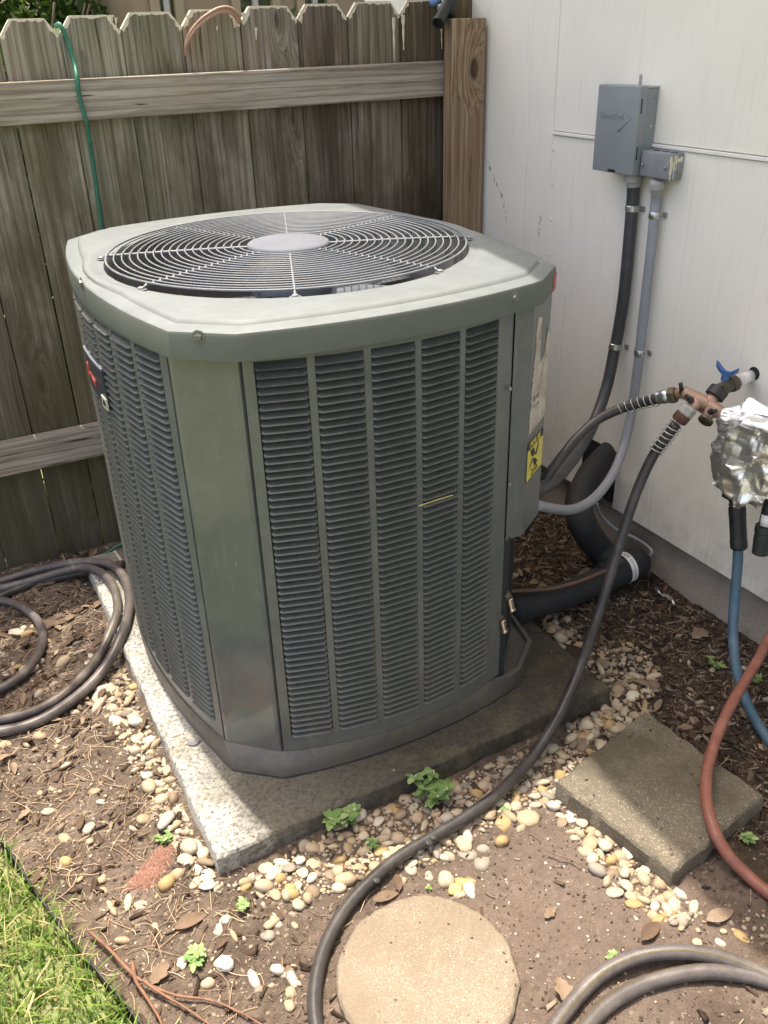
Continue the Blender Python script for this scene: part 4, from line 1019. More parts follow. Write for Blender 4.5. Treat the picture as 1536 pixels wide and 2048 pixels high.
P = conduit([(1314,366,1.492),(1312,400,1.503),(1309,430,1.503),(1302,500,1.503),(1294,570,1.503),(1286,640,1.503),(1279,705,1.502),(1268,790,1.50),(1258,850,1.49),(1240,915,1.45),(1215,965,1.37),(1180,1003,1.27),(1135,1020,1.17),(1070,1010,1.02)], .0115, M_CONDL, 'pale_conduit', 'pale grey flexible conduit from the junction box looping down to the unit', [(1310,428,1.5),(1281,702,1.5)], M_FIT)
e = [o for o in bpy.data.objects if o.name.startswith('pale_conduit')][0]
text_c = None

# ================================================================== INSULATED LINE SET
ls = tag(empty('insulated_line_set', (1.3, 1.4, 0)), 'thick black foam insulated refrigerant pipe looping from the wall opening to the unit', 'pipe'); l = Vector(ls.location)
def zpath(pts): return [at_z(u, v, z) for u, v, z in pts]
P1 = [at_x(1240,893,1.60), at_x(1222,903,1.54), at_x(1203,922,1.49), at_x(1178,955,1.43), at_x(1158,1005,1.37), at_x(1166,1050,1.345), at_z(1195,1095,.085), at_z(1225,1128,.055)]
mb = MB(); PP = spline(P1, 6); mb.tube([p-l for p in PP], [.031+.006*min(1, i/len(PP)*1.5) for i in range(len(PP))], 22); mb.o('upper_insulation', M_INSUL, ls, True)
P2 = zpath([(1022,1226,.078),(1050,1215,.072),(1100,1200,.06),(1150,1183,.052),(1200,1160,.05),(1232,1143,.052)]); PP = spline(P2, 6)
mb = MB(); mb.tube([p-l for p in PP], .034, 22); mb.o('lower_insulation', M_INSUL, ls, True)
P3 = zpath([(1205,1158,.052),(1235,1142,.054),(1262,1130,.056),(1284,1119,.058)]); PP = spline(P3, 6); n = len(PP)
mb = MB(); mb.tube([p-l for p in PP]+[PP[-1]-l+(PP[-1]-PP[-2]).normalized()*.012], [.040*(1 if i < n-3 else (.97, .9, .75)[i-n+3]) for i in range(n)]+[.018], 26); mb.o('elbow_insulation', M_INSUL, ls, True)
c0 = PP[int(n*.50)]; c1 = PP[int(n*.50)+1]; d = (c1-c0).normalized(); mb = MB(); V, F = lathe_axis(c0-l-d*.010, c1-l, [(0,.0408),(.020,.0408)], 40); mb.add(V, F[:-2]); lb = mb.o('paper_label', M_WHITE, ls, True)
nn = (CO-c0); nn = (nn-d*nn.dot(d)).normalized(); bb = d.cross(nn)
mb = MB()
for k in range(26):
    a = -1.0+k*.078; o_ = nn*math.cos(a)+bb*math.sin(a); t_ = -nn*math.sin(a)+bb*math.cos(a)
    w_ = .012 if k < 7 else rnd.choice([.004, .007, .009]); hh = .0006 if k < 7 else .0004; c_ = c0-l+o_*.0412
    if 7 <= k < 9: continue
    mb.add([c_-d*w_*.5-t_*hh, c_+d*w_*.5-t_*hh, c_+d*w_*.5+t_*hh, c_-d*w_*.5+t_*hh], [(0,1,2,3)])
mb.o('label_print', M_INK, lb)
cl = tag(empty('copper_liquid_line', at_z(1035,1182,.12)), 'thin dull copper pipe running above the black insulation into the unit', 'pipe'); l = Vector(cl.location)
mb = MB(); mb.tube([p-l for p in spline(zpath([(1018,1183,.125),(1060,1181,.115),(1105,1177,.105),(1150,1166,.098),(1185,1153,.095),(1212,1141,.09)]), 6)], .0048, 12); mb.o('tube', M_COPPER, cl, True)
mb = MB(); mb.tube([p-l for p in spline([at_z(1212,1141,.09), at_z(1245,1122,.10)], 4)], .006, 10); mb.o('tape_wrap', M_CONDD, cl, True)
cw = tag(empty('control_cable', at_z(1190,1010,.2)), 'thin grey control cable bent against the foundation behind the hose', 'cable'); l = Vector(cw.location)
mb = MB(); mb.tube([p-l for p in spline([at_x(1192,1005,1.40), at_x(1203,1032,1.45), at_x(1232,1058,1.49), at_x(1270,1076,1.515), at_x(1292,1090,1.520), at_x(1304,1103,1.515), at_z(1296,1117,.06)], 6)], .0042, 10); mb.o('sheath', M_CONDL, cw, True)

# ================================================================== TAP, SPLITTER, FOIL
tap = tag(empty('garden_tap', at_x(1513,748,WX)), 'outdoor tap with blue winged handle on a white pipe stub', 'tap'); l = Vector(tap.location)
T0 = at_x(1511,748,WX+.02); T1 = at_x(1470,765,1.452); T2 = at_x(1452,774,1.428); T3 = at_x(1440,783,1.405)
mb = MB(); mb.cyl(T0-l, T1-l, .0125, seg=22); mb.o('pipe_stub', M_PVCW, tap, True)
mb = MB(); d = (at_x(1512,748,WX)-T1).normalized(); 
c_ = at_x(1508,747,WX-.0008); V, F = lathe_axis(c_-l, c_-l+Vector((-1,0,0)), [(0,.0145),(.0005,.0142)], 20); mb.add(V, F); mb.o('wall_hole', M_INK, tap)
mb = MB(); d = (T2-T1); mb.add(*lathe_axis(T1-l+(T1-T2).normalized()*.003, T2-l, [(0,.016),(.002,.0175),(.016,.0175),(.018,.0145),(.040,.0145),(.05,.0125)], 8)); mb.cyl(T2-l, T3-l, .0135, seg=14); mb.cyl(at_x(1455,765,1.435)-l, at_x(1452,748,1.435)-l, .008, seg=12); sharp(mb.o('valve_body', M_OLDBR, tap), 35)
hc = at_x(1452,751,1.432); mb = MB()
V = []; F = []
for k in range(25):
    a = 2*math.pi*k/24; rr_ = .009+.021*max(0, abs(math.cos(a)))**5; zz = .004+.016*max(0, abs(math.cos(a)))**8
    for h in (0, 1): V.append(hc-l+Vector((math.sin(a)*rr_*.55, -math.cos(a)*rr_, (-.003 if h == 0 else .005)+zz)))
V.append(hc-l+Vector((0, 0, -.004))); V.append(hc-l+Vector((0, 0, .004)))
for k in range(24): F += [(2*k, 2*k+2, 2*k+3, 2*k+1), (2*k+1, 2*k+3, 51), (2*k+2, 2*k, 50)]
mb.add(V, F); mb.cyl(hc-l+Vector((0,0,-.010)), hc-l+Vector((0,0,.006)), .0095, .0085, 16); sharp(mb.o('blue_handle', M_BLUEH, tap), 40)

sp = tag(empty('hose_splitter', at_x(1405,803,1.385)), 'copper coloured four way hose splitter with small dark levers under the tap', 'hose splitter'); l = Vector(sp.location)
S0 = at_x(1433,787,1.398); S1 = at_x(1416,808,1.378); BL = at_x(1366,784,1.352); BM = at_x(1400,800,1.37); BR = at_x(1442,826,1.385)
mb = MB(); ax_ = (S1-S0).normalized(); mb.add(*lathe_axis(S0-l-ax_*.012, S1-l, [(0,.017),(.002,.0205),(.020,.0205),(.022,.017)], 24)); nut = sharp(mb.o('inlet_nut', M_BLACK, sp), 40)
mb = MB(); mb.tube([p-l for p in [S0+ax_*.008, S0.lerp(S1, .6), S1]], [.0125, .0125, .014], 14); mb.tube([p-l for p in spline([BL, BM, S1, BR], 4)], .0135, 16)
O1 = at_x(1352,789,1.345); mb.tube([p-l for p in [BL.lerp(BM, .2), BL, O1]], [.0135, .0125, .0115], 14)
O2 = at_x(1378,821,1.345); mb.tube([p-l for p in [BM.lerp(BL, .3), at_x(1390,810,1.355), O2]], [.0125, .012, .0115], 14)
O3 = at_x(1413,838,1.36); mb.tube([p-l for p in [S1.lerp(BR, .3), O3]], [.012, .0105], 12)
mb.tube([p-l for p in [at_x(1395,815,1.38), at_x(1412,826,1.38), at_x(1430,834,1.385)]], [.005, .007, .004], 8)
mb.o('brass_body', M_BRASS, sp, True)
for a_, b_ in (((1364,785,1.345),(1361,766,1.342)), ((1381,800,1.342),(1371,790,1.335)), ((1421,824,1.365),(1432,822,1.362))):
    A = at_x(*a_); B = at_x(*b_); mb = MB(); mb.add(*lathe_axis(A-l+Vector((.004,.004,-.002)), A-l+Vector((-.7,-.7,.4)), [(0,.0062),(.006,.0072),(.010,.006),(.0105,.003)], 14)); mb.tube([A-l, A.lerp(B, .6)-l, B-l], [.0052, .0042, .0046], 10); mb.o('lever', M_BLACK, sp, True)
mb = MB(); d = (O3-S1).normalized(); d = (at_x(1408,846,1.35)-at_x(1416,834,1.362)).normalized(); mb.add(*lathe_axis(at_x(1414,837,1.36)-l, at_x(1408,846,1.35)-l, [(0,.012),(.003,.0155),(.008,.0155),(.010,.013)], 22)); sharp(mb.o('end_cap', M_OLDBR, sp), 40)
try:
    dirx = (BR-BL).normalized(); nz_ = (CO-BM).normalized(); nz_ = (nz_-dirx*nz_.dot(dirx)).normalized(); uy_ = nz_.cross(dirx); Mc = Matrix((dirx, uy_, nz_)).transposed().to_4x4(); Mc.translation = BM-l+nz_*.0128-uy_*.003-dirx*.008
    text_mesh('cast_lettering', 'BRASS', .009, M_BRASS, sp, Mc, .0007, squeeze=1.1)
except Exception: pass

# hoses ---------------------------------------------------------------
def hose(name, label, P, r, mat, seg=8, group=None, stripe=None, ang=0.8, parent=None, wob=.0):
    PP = spline(P, seg); e = tag(empty(name, PP[0]), label, 'hose', group); l = Vector(e.location)
    mb = MB(); mb.tube([p-l for p in PP], r, 18); mb.o('hose_tube', mat, e, True)
    if stripe:
        T, N = frames(PP); V = []; F = []
        for i, p in enumerate(PP):
            b = T[i].cross(Vector((0,0,1))).normalized(); up = b.cross(T[i])
            for a in (ang-.09, ang, ang+.09): V.append(p-l+(up*math.sin(a)+b*math.cos(a))*(r*1.012))
        for i in range(len(PP)-1):
            for j in (0, 1): F.append((i*3+j, i*3+j+1, i*3+j+4, i*3+j+3))
        mobj('stripe', V, F, stripe, e, True)
    return e, PP
def spring(e, PP, i0, i1, r, turns, name='strain_spring'):
    l = Vector(e.location); mb = MB(); H = helix(PP[i0:i1], r, turns); mb.tube([p-l for p in H], .0013, 6); mb.o(name, M_STRAP, e, True)
# hose that arches back behind the unit
HA = [at_x(1318,797,1.33), at_x(1280,806,1.315), at_x(1240,818,1.29), at_x(1195,840,1.25), at_x(1155,875,1.20), at_x(1120,918,1.15), at_x(1090,960,1.11), at_x(1065,1005,1.08), at_x(1050,1060,1.09)]
eA, PA = hose('arching_hose', 'black hose with a coil spring arching from the splitter behind the unit', HA, .0108, M_HOSE)
l = Vector(eA.location); H0 = at_x(1352,789,1.345); H1 = at_x(1325,794,1.333); ax_ = (H1-H0).normalized()
mb = MB(); mb.add(*lathe_axis(H0-l, H1-l, [(0,.0165),(.003,.0175),(.014,.0175),(.016,.015)], 6)); mb.o('hex_nut', M_OLDBR, eA)
mb = MB(); mb.add(*lathe_axis(H0-l+ax_*.015, H1-l, [(0,.014),(.002,.0155),(.012,.0155),(.014,.0145),(.024,.0145),(.026,.012)], 20)); sharp(mb.o('ferrule', M_STRAP, eA), 40)
spring(eA, PA, 0, 18, .0150, 6.3)
# long hose that drops to the ground and sweeps forward round the round stepping stone
HB = [at_x(1352,848,1.325), at_x(1330,878,1.312), at_x(1310,905,1.30), at_x(1285,955,1.275), at_x(1262,1015,1.245), at_x(1240,1085,1.21), at_x(1218,1160,1.165), at_x(1195,1235,1.125),
      at_z(1165,1320,.13), at_z(1135,1395,.085), at_z(1100,1462,.05), at_z(1056,1525,.024), at_z(1000,1583,.018), at_z(935,1632,.018), at_z(868,1672,.018), at_z(800,1713,.018), at_z(745,1758,.018), at_z(698,1808,.016), at_z(665,1860,.015), at_z(641,1920,.015), at_z(629,1985,.015), at_z(632,2050,.015), at_z(650,2120,.015), at_z(720,2210,.015), at_z(900,2330,.015), at_z(1200,2450,.015), at_z(1700,2550,.015), at_z(2400,2600,.015)]
eB, PB = hose('long_garden_hose', 'long charcoal hose sweeping from the splitter over the pad corner around the round stone', HB, .0112, M_HOSE)
l = Vector(eB.location); H0 = at_x(1382,812,1.348); H1 = at_x(1352,848,1.325); ax_ = (H1-H0).normalized()
mb = MB(); mb.add(*lathe_axis(H0-l, H1-l, [(0,.014),(.004,.0185),(.019,.0185),(.022,.016)], 8)); mb.o('hex_nut', M_FIT, eB)
mb = MB(); mb.add(*lathe_axis(H0-l+ax_*.021, H1-l, [(0,.0165),(.003,.0175),(.016,.0170),(.020,.0140)], 20)); sharp(mb.o('ferrule', M_RUST, eB), 40)
spring(eB, PB, 0, 17, .0155, 6.5)
M_HOLE = M_INK
for u, v, s in ((868,1671,.006),(858,1682,.006),(753,1757,.006),(841,1702,.005)):
    p = at_z(u, v, .029); mb = MB(); mb.add(*lathe_axis(p-l+Vector((0,0,-.006)), p-l+Vector((.1,-.3,1)), [(0,s),(.0035,s*1.0),(.0045,s*.6)], 10)); mb.o('drip_plug', M_HOLE, eB)
# blue hose
HBl = [at_x(1477,1085,1.40), at_x(1475,1130,1.395), at_x(1469,1200,1.385), at_x(1466,1260,1.36), at_z(1470,1320,.10), at_z(1484,1380,.055), at_z(1508,1435,.03), at_z(1545,1490,.02), at_z(1600,1550,.016), at_z(1690,1620,.014), at_z(1850,1800,.014), at_z(1900,2100,.014), at_z(2100,2500,.014)]
eC, PC = hose('blue_hose', 'teal blue hose hanging from the foil wrapped timer', HBl, .0108, M_HOSEB)
l = Vector(eC.location); G0 = at_x(1474,1012,1.405); G1 = at_x(1478,1098,1.40); ax_ = (G1-G0).normalized(); L_ = (G1-G0).length
mb = MB(); prof = []
n = 26
for k in range(n+1):
    t = L_*k/n; prof.append((t, (.0165 if k % 2 and 5 < k < 20 else .0178)*(1 if .02 < k/n < .97 else .85)))
mb.add(*lathe_axis(G0-l, G1-l, prof, 20)); sharp(mb.o('grip_sleeve', M_BLACK, eC), 50)
mb = MB(); mb.add(*lathe_axis(at_x(1474,990,1.405)-l, G0-l, [(0,.013),(.004,.014),(.005,.0165),(.014,.0165),(.015,.015),(.022,.017),(.024,.0155)], 22)); sharp(mb.o('brass_coupling', M_OLDBR, eC), 40)
# terracotta hose
HR = [at_x(1720,1010,1.42), at_z(1640,1130,.22), at_z(1548,1262,.14), at_z(1510,1330,.12), at_z(1462,1410,.10), at_z(1428,1490,.085), at_z(1412,1565,.075), at_z(1420,1635,.067), at_z(1448,1698,.045), at_z(1492,1748,.022), at_z(1550,1795,.015), at_z(1640,1850,.015), at_z(1800,1930,.014), at_z(2000,2150,.014), at_z(2300,2600,.014)]
hose('terracotta_hose', 'reddish brown hose curving over the square paver at the right', HR, .0108, M_HOSER)
# pair of hoses in the bottom right corner
hose('striped_hose', 'farther of two grey brown hoses in the bottom right corner', [at_z(u, v, z) for u, v, z in [(1040,2150,.014),(1110,2052,.015),(1160,1988,.018),(1210,1943,.024),(1275,1913,.03),(1345,1903,.034),(1420,1910,.032),(1480,1930,.026),(1545,1958,.020),(1640,2010,.015),(1780,2120,.013),(1900,2350,.013),(1850,2700,.013)]], .0118, M_HOSEG, group='hoses in the bottom right corner', stripe=M_STRIPE, ang=1.1)
hose('striped_hose', 'nearer of two grey brown hoses in the bottom right corner', [at_z(u, v, z) for u, v, z in [(1100,2150,.014),(1160,2068,.015),(1215,2010,.016),(1280,1972,.018),(1350,1951,.021),(1420,1943,.022),(1490,1950,.020),(1560,1970,.016),(1650,2010,.013),(1760,2100,.013),(1860,2350,.013),(1800,2700,.013)]], .0118, M_HOSEG, group='hoses in the bottom right corner', stripe=M_STRIPE, ang=2.2)
# coils at the left
c7 = lambda L: [at_z(x*.3255, 1050+y*.3255, z) for x, y, z in L]
hose('coiled_hose', 'outer loop of the dark coiled hose at left, resting beside the unit', c7([(-500,420,.014),(-250,385,.014),(0,345,.016),(200,285,.024),(400,240,.045),(560,225,.060),(690,250,.064),(765,330,.064),(795,440,.062),(785,560,.060),(745,680,.058),(665,845,.036),(545,990,.022),(390,1115,.018),(210,1215,.016),(0,1270,.014),(-220,1290,.014),(-500,1280,.014)]), .0118, M_HOSEG, group='coiled hoses on the left')
hose('coiled_hose', 'inner yellow striped loop of the coiled hose at left', c7([(-500,470,.014),(-250,430,.015),(0,390,.018),(180,345,.022),(350,295,.032),(500,262,.050),(610,285,.060),(690,365,.060),(722,480,.058),(705,590,.054),(610,800,.028),(490,950,.022),(350,1070,.018),(190,1150,.016),(0,1195,.014),(-220,1215,.014),(-500,1210,.014)]), .0112, M_HOSEG, group='coiled hoses on the left', stripe=M_STRIPE, ang=1.9)
hose('coiled_hose', 'short small loop of the hose at the far left edge', c7([(-450,440,.014),(-200,440,.014),(0,462,.014),(110,490,.014),(205,555,.014),(258,640,.014),(255,740,.014),(195,860,.014),(90,955,.014),(-30,1015,.014),(-250,1060,.014),(-450,1070,.014)]), .0105, M_HOSEG, group='coiled hoses on the left')
hose('coiled_hose', 'dark hose end running under the coil along the fence', c7([(-200,520,.013),(0,440,.013),(120,390,.013),(260,345,.013),(420,310,.020),(600,270,.040),(760,240,.058)]), .0112, M_HOSE, group='coiled hoses on the left')
hose('black_hose', 'black hose passing behind the unit at the foot of the fence', [at_z(190,1118,.014), at_z(215,1108,.016), at_z(245,1100,.018), at_z(275,1092,.02), at_z(330,1080,.016)], .0125, M_BLACK)
# foil bundle
fo = tag(empty('foil_wrapped_timer', at_x(1475,890,1.39)), 'crumpled aluminium foil wrapped around a hose timer below the tap', 'foil bundle'); l = Vector(fo.location)
A = at_x(1430,800,1.375); B = at_x(1560,792,1.40); Cc = at_x(1422,975,1.375); 
yc = at_x(1480,890,1.385)
n1_, n2_ = 90, 64; V = []; F = []; hz_ = (A.z-Cc.z)/2; yl = at_x(1416,890,1.36).y
for i in range(n1_):
    th = 2*math.pi*i/n1_; cx_ = math.copysign(abs(math.cos(th))**.6, math.cos(th)); sy_ = math.copysign(abs(math.sin(th))**.6, math.sin(th))
    for j in range(n2_+1):
        ph = -1+2*j/n2_; sq = (max(0., 1-abs(ph)**7))**.5; wid = .082+.012*ph; bot = .012*math.sin(th*3+1)+.008*math.sin(th*7)
        V.append([1.395+cx_*.042*max(sq, .35), yl-wid*(1.0)+sy_*wid*max(sq, .55), (A.z+Cc.z)/2+ph*hz_*1.04+(bot if ph < -.6 else 0)*(-ph)+(.012*math.sin(th*2) if ph > .6 else 0)])
V = np.array(V); rr3 = np.random.default_rng(12)
def crumple(n_, amp, slope):
    cells = rr3.uniform(V.min(0), V.max(0), (n_, 3)); off = rr3.normal(size=n_)*amp; gr_ = rr3.normal(size=(n_, 3))*slope
    D = np.linalg.norm(V[:, None]-cells[None], axis=2); srt = np.argsort(D, 1)[:, :3]; W_ = 1/(np.take_along_axis(D, srt, 1)+1e-4)**5; W_ /= W_.sum(1)[:, None]
    return sum(W_[:, q_]*(off[srt[:, q_]]+((V-cells[srt[:, q_]])*gr_[srt[:, q_]]).sum(1)) for q_ in range(3))
c_ = np.array([1.395, yl-.08, 0]); dirn = V-c_; dirn[:, 2] = 0; dirn /= np.linalg.norm(dirn, axis=1)[:, None]+1e-6
V0 = V.copy(); dsp = crumple(90, .0040, .17)+crumple(500, .0010, .15); V = V0+dirn*dsp[:, None]; V[:, 2] += crumple(120, .003, .1)
for i in range(n1_):
    for j in range(n2_): a = i*(n2_+1)+j; b = ((i+1) % n1_)*(n2_+1)+j; F.append((a, b, b+1)); F.append((a, b+1, a+1))
F.append(tuple(i*(n2_+1)+n2_ for i in range(n1_))); F.append(tuple(i*(n2_+1) for i in reversed(range(n1_))))
mobj('foil_sheet', [Vector(v)-l for v in V], F, M_FOIL, fo)
c_ = at_x(1474,992,1.40); mb = MB(); mb.box(c_-l+Vector((-.02,-.022,-.006)), c_-l+Vector((.02,.022,.012))); mb.o('timer_base', M_BLACK, fo)
# hose nozzle hanging at the right edge
nz = tag(empty('hose_connector', at_x(1530,1050,1.40)), 'dark plastic hose connector hanging at the right edge of the picture', 'hose connector'); l = Vector(nz.location)
N0 = at_x(1560,960,1.41); N1 = at_x(1537,1020,1.405); N2 = at_x(1530,1056,1.40); N3 = at_x(1519,1112,1.395)
ax_ = (N3-N2).normalized(); mb = MB(); L_ = (N3-N2).length
mb.add(*lathe_axis(N2-l-ax_*.006, N3-l, [(0,.014),(.001,.0195),(.014,.0198),(.016,.0180),(.035,.0182),(.038,.0175),(L_,.0165),(L_+.002,.013)], 24)); sharp(mb.o('collar', simple('dark_green_plastic', (.028,.034,.030), .45), nz), 40)
mb = MB(); mb.tube([N0-l, N1-l, N2-l], [.0125, .013, .0135], 18); mb.o('stem', M_BLACK, nz, True)
mb = MB(); mb.tube([N1.lerp(N2, .2)-l+Vector((-.004,-.003,0)), N1.lerp(N2, .8)-l+Vector((-.004,-.003,0))], .0115, 16); mb.o('white_mark', M_WHITE, nz, True)

# things on the fence --------------------------------------------------
yw = FY-.010
gw = tag(empty('green_wire', at_y(118,48,yw)), 'green coated wire hanging down the fence over the upper rail', 'wire'); l = Vector(gw.location)
GP = [at_y(112,52,FY+.012), at_y(120,50,yw+.004), at_y(133,78,yw), at_y(148,125,yw-.012), at_y(154,158,2.304), at_y(160,200,2.304), at_y(172,240,2.304), at_y(178,275,2.315), at_y(187,330,yw-.01), at_y(194,385,yw-.005), at_y(203,460,yw-.005), at_y(215,600,yw-.01), at_y(230,900,yw-.02)]
mb = MB(); mb.tube([p-l for p in spline(GP, 6)], .0052, 10); mb.o('wire_strand', M_GREENW, gw, True)
g2 = tag(empty('green_wire', at_z(195,1114,.02)), 'end of green wire lying at the foot of the fence', 'wire'); l = Vector(g2.location)
mb = MB(); mb.tube([p-l for p in spline([at_z(190,1116,.014), at_z(215,1104,.03), at_z(243,1088,.05), at_z(270,1075,.06)], 5)], .0035, 8); mb.o('wire_strand', M_GREENW, g2, True)
tc = tag(empty('tan_cord', at_y(372,85,yw)), 'tan cord looped over the fence top', 'cord'); l = Vector(tc.location)
TP = [(371,106,FY+.004),(372,88,yw-.002),(382,66,yw-.012),(402,43,yw-.02),(428,25,yw-.022),(448,19,yw-.02),(464,23,yw-.012),(476,36,yw+.004),(481,50,FY+.016)]
for o_ in (-.005, 0., .005):
    mb = MB(); mb.tube([at_y(u, v, y)-l+Vector((o_*.2, -abs(o_)*.3, o_)) for u, v, y in [(q.x, q.y, q.z) for q in spline([Vector(t) for t in TP], 6)]], .0036, 8); mb.o('strand', M_TAN, tc, True)
bf = tag(empty('black_hose_fitting', at_y(885,30,FY-.04)), 'black plastic hose fitting hooked over the fence top beside the post', 'hose fitting'); l = Vector(bf.location)
F0 = at_y(876,47,FY-.075); F1 = at_y(895,8,FY-.045); ax_ = (F1-F0).normalized(); L_ = (F1-F0).length
V, F = lathe_axis(F0-l, F1-l, [(0.010,.010),(.010,.0125),(0,.0135),(0,.0165),(.004,.0178),(.010,.0165),(.012,.0150),(L_,.0150),(L_+.03,.013)], 24); mb = MB(); mb.add(V, F); sharp(mb.o('barrel', M_BLACK, bf), 40)
mb = MB(); mb.tube([p-l for p in spline([at_y(903,34,FY-.045), at_y(901,18,FY-.05), at_y(908,2,FY-.04), at_y(915,-25,FY-.02)], 5)], [.013]*3+[.0145]*10+[.013]*3, 14); mb.tube([at_y(893,20,FY-.05)-l, at_y(903,28,FY-.05)-l], .012, 12); mb.o('side_arm', M_BLACK, bf, True)
mb = MB(); mb.cyl(at_y(862,6,FY-.02)-l, at_y(880,0,FY-.02)-l, .009, seg=14); mb.o('blue_clip', simple('blue_plastic', (.12,.22,.42), .5), bf, True)

# ================================================================== STEPPING STONES AND EDGING
q = [at_z(1345,1745,.042), at_z(1530,1590,.042), at_z(1290,1420,.042), at_z(1112,1562,.042)]
q = [(p.x, p.y) for p in q]
pv = rough_slab('square_paver', q, -.02, .042, M_PAVER, cell=.01, chip=.006, seed=9); sharp(pv, 30)
tag(pv, 'thick square concrete paver lying in the gravel at the right', 'paver')
rc = at_z(853,1968,.022); ra = (at_z(1040,1972,.022)-at_z(672,1965,.022)).length/2
cc = (at_z(1040,1972,.022)+at_z(672,1965,.022))/2; topp = at_z(852,1788,.022); cc = Vector((topp.x, topp.y, 0))+(cc-topp).normalized()*0; mid = (at_z(1040,1972,.022)+at_z(672,1965,.022))/2
# circle through left, right and top points
def circ(a, b, c):
    ax, ay, bx, by, cx, cy = a.x, a.y, b.x, b.y, c.x, c.y; d = 2*(ax*(by-cy)+bx*(cy-ay)+cx*(ay-by))
    ux = ((ax*ax+ay*ay)*(by-cy)+(bx*bx+by*by)*(cy-ay)+(cx*cx+cy*cy)*(ay-by))/d; uy = ((ax*ax+ay*ay)*(cx-bx)+(bx*bx+by*by)*(ax-cx)+(cx*cx+cy*cy)*(bx-ax))/d
    return ux, uy, math.hypot(ax-ux, ay-uy)
ux, uy, ur = circ(at_z(672,1950,.022), at_z(1038,1960,.022), at_z(852,1788,.022))
rs = rough_slab('round_stepping_stone', [(ux+ur*math.cos(a), uy+ur*math.sin(a)) for a in np.linspace(0, 2*math.pi, 49)[:-1]], -.03, .022, M_ROUND, cell=.006, chip=.0042, seed=11); sharp(rs, 30)
tag(rs, 'round tan exposed aggregate stepping stone at the bottom edge', 'stepping stone')
ed = []; 
for k in range(70):
    t = -.9+k*.06; p = EA+ED*t; w_ = .004*math.sin(k*.7)+.003*math.sin(k*.31); ed.append(p+EN*w_)
V = []; F = []
for p in ed:
    for s_, z in ((-.0012, -.03), (-.0012, .030), (.0012, .030), (.0012, -.03)): q_ = p+EN*s_; V.append((q_.x, q_.y, z+.002*math.sin(p.x*9)))
    for s_ in (-.004, -.004): pass
n = len(ed)
for i in range(n-1):
    for j in range(4): F.append((i*4+j, i*4+(j+1) % 4, (i+1)*4+(j+1) % 4, (i+1)*4+j))
le = tag(empty('lawn_edging', ed[20]), 'thin black steel edging strip between the lawn and the bare soil', 'edging'); l = Vector(le.location)
mobj('edging_strip', [Vector(v)-l for v in V], F, M_STEEL, le)
mb = MB(); mb.tube([p-l+Vector((0,0,.031)) for p in ed], .0022, 8); mb.o('rolled_lip', M_STEEL, le, True)

# ================================================================== GROUND LITTER
def inpoly(x, y, P):
    c = np.zeros(len(x), bool); n = len(P); j = n-1
    for i in range(n):
        xi, yi = P[i]; xj, yj = P[j]; k = ((yi > y) != (yj > y)) & (x < (xj-xi)*(y-yi)/(yj-yi+1e-12)+xi); c ^= k; j = i
    return c
def gp(L): return [tuple(at_z(u, v, 0).xy) for u, v in L]
PADP = [(.20,1.08),(1.11,1.09),(1.11,2.25),(.20,2.25)]
PAVP = [tuple(Vector(p)) for p in q] if False else [(p.x, p.y) for p in (at_z(1345,1760,.0), at_z(1530,1610,.0), at_z(1290,1430,.02), at_z(1112,1580,.0))]
def blocked(x, y, grow=0.):
    b = inpoly(x, y, PADP) | inpoly(x, y, PAVP) | (np.hypot(x-ux, y-uy) < ur+grow) | (x > WX+.015) | (y > FY)
    return b
def lawn_side(x, y): return (x-EA.x)*EN.x+(y-EA.y)*EN.y > -.004
# pebble meshes
def pebble_mesh(seed, sub=2):
    r = np.random.default_rng(seed); bm = bmesh.new(); bmesh.ops.create_icosphere(bm, subdivisions=sub, radius=1)
    V = np.array([v.co for v in bm.verts]); F = [[v.index for v in f.verts] for f in bm.faces]; bm.free()
    d = r.normal(size=(5, 3)); d /= np.linalg.norm(d, axis=1)[:, None]; s = np.ones(len(V))
    for k in range(5): s += .23*r.normal()*np.tanh(3.0*(V@d[k]))
    for k in range(3): n_ = r.normal(size=3); n_ /= np.linalg.norm(n_); cut = V@n_; s -= np.maximum(0, cut-.45)*1.0*r.random()
    V = V*s[:, None]; V *= np.array([1., r.uniform(.55, .95), r.uniform(.45, .78)])
    V += r.normal(size=V.shape)*.012
    return V, np.array(F)
PM = [pebble_mesh(100+k) for k in range(14)]; PMe = []
for V, F in PM:
    me = bpy.data.meshes.new('pebble'); me.from_pydata(V.tolist(), [], F.tolist()); me.shade_smooth(); me.materials.append(M_PEB); PMe.append(me)
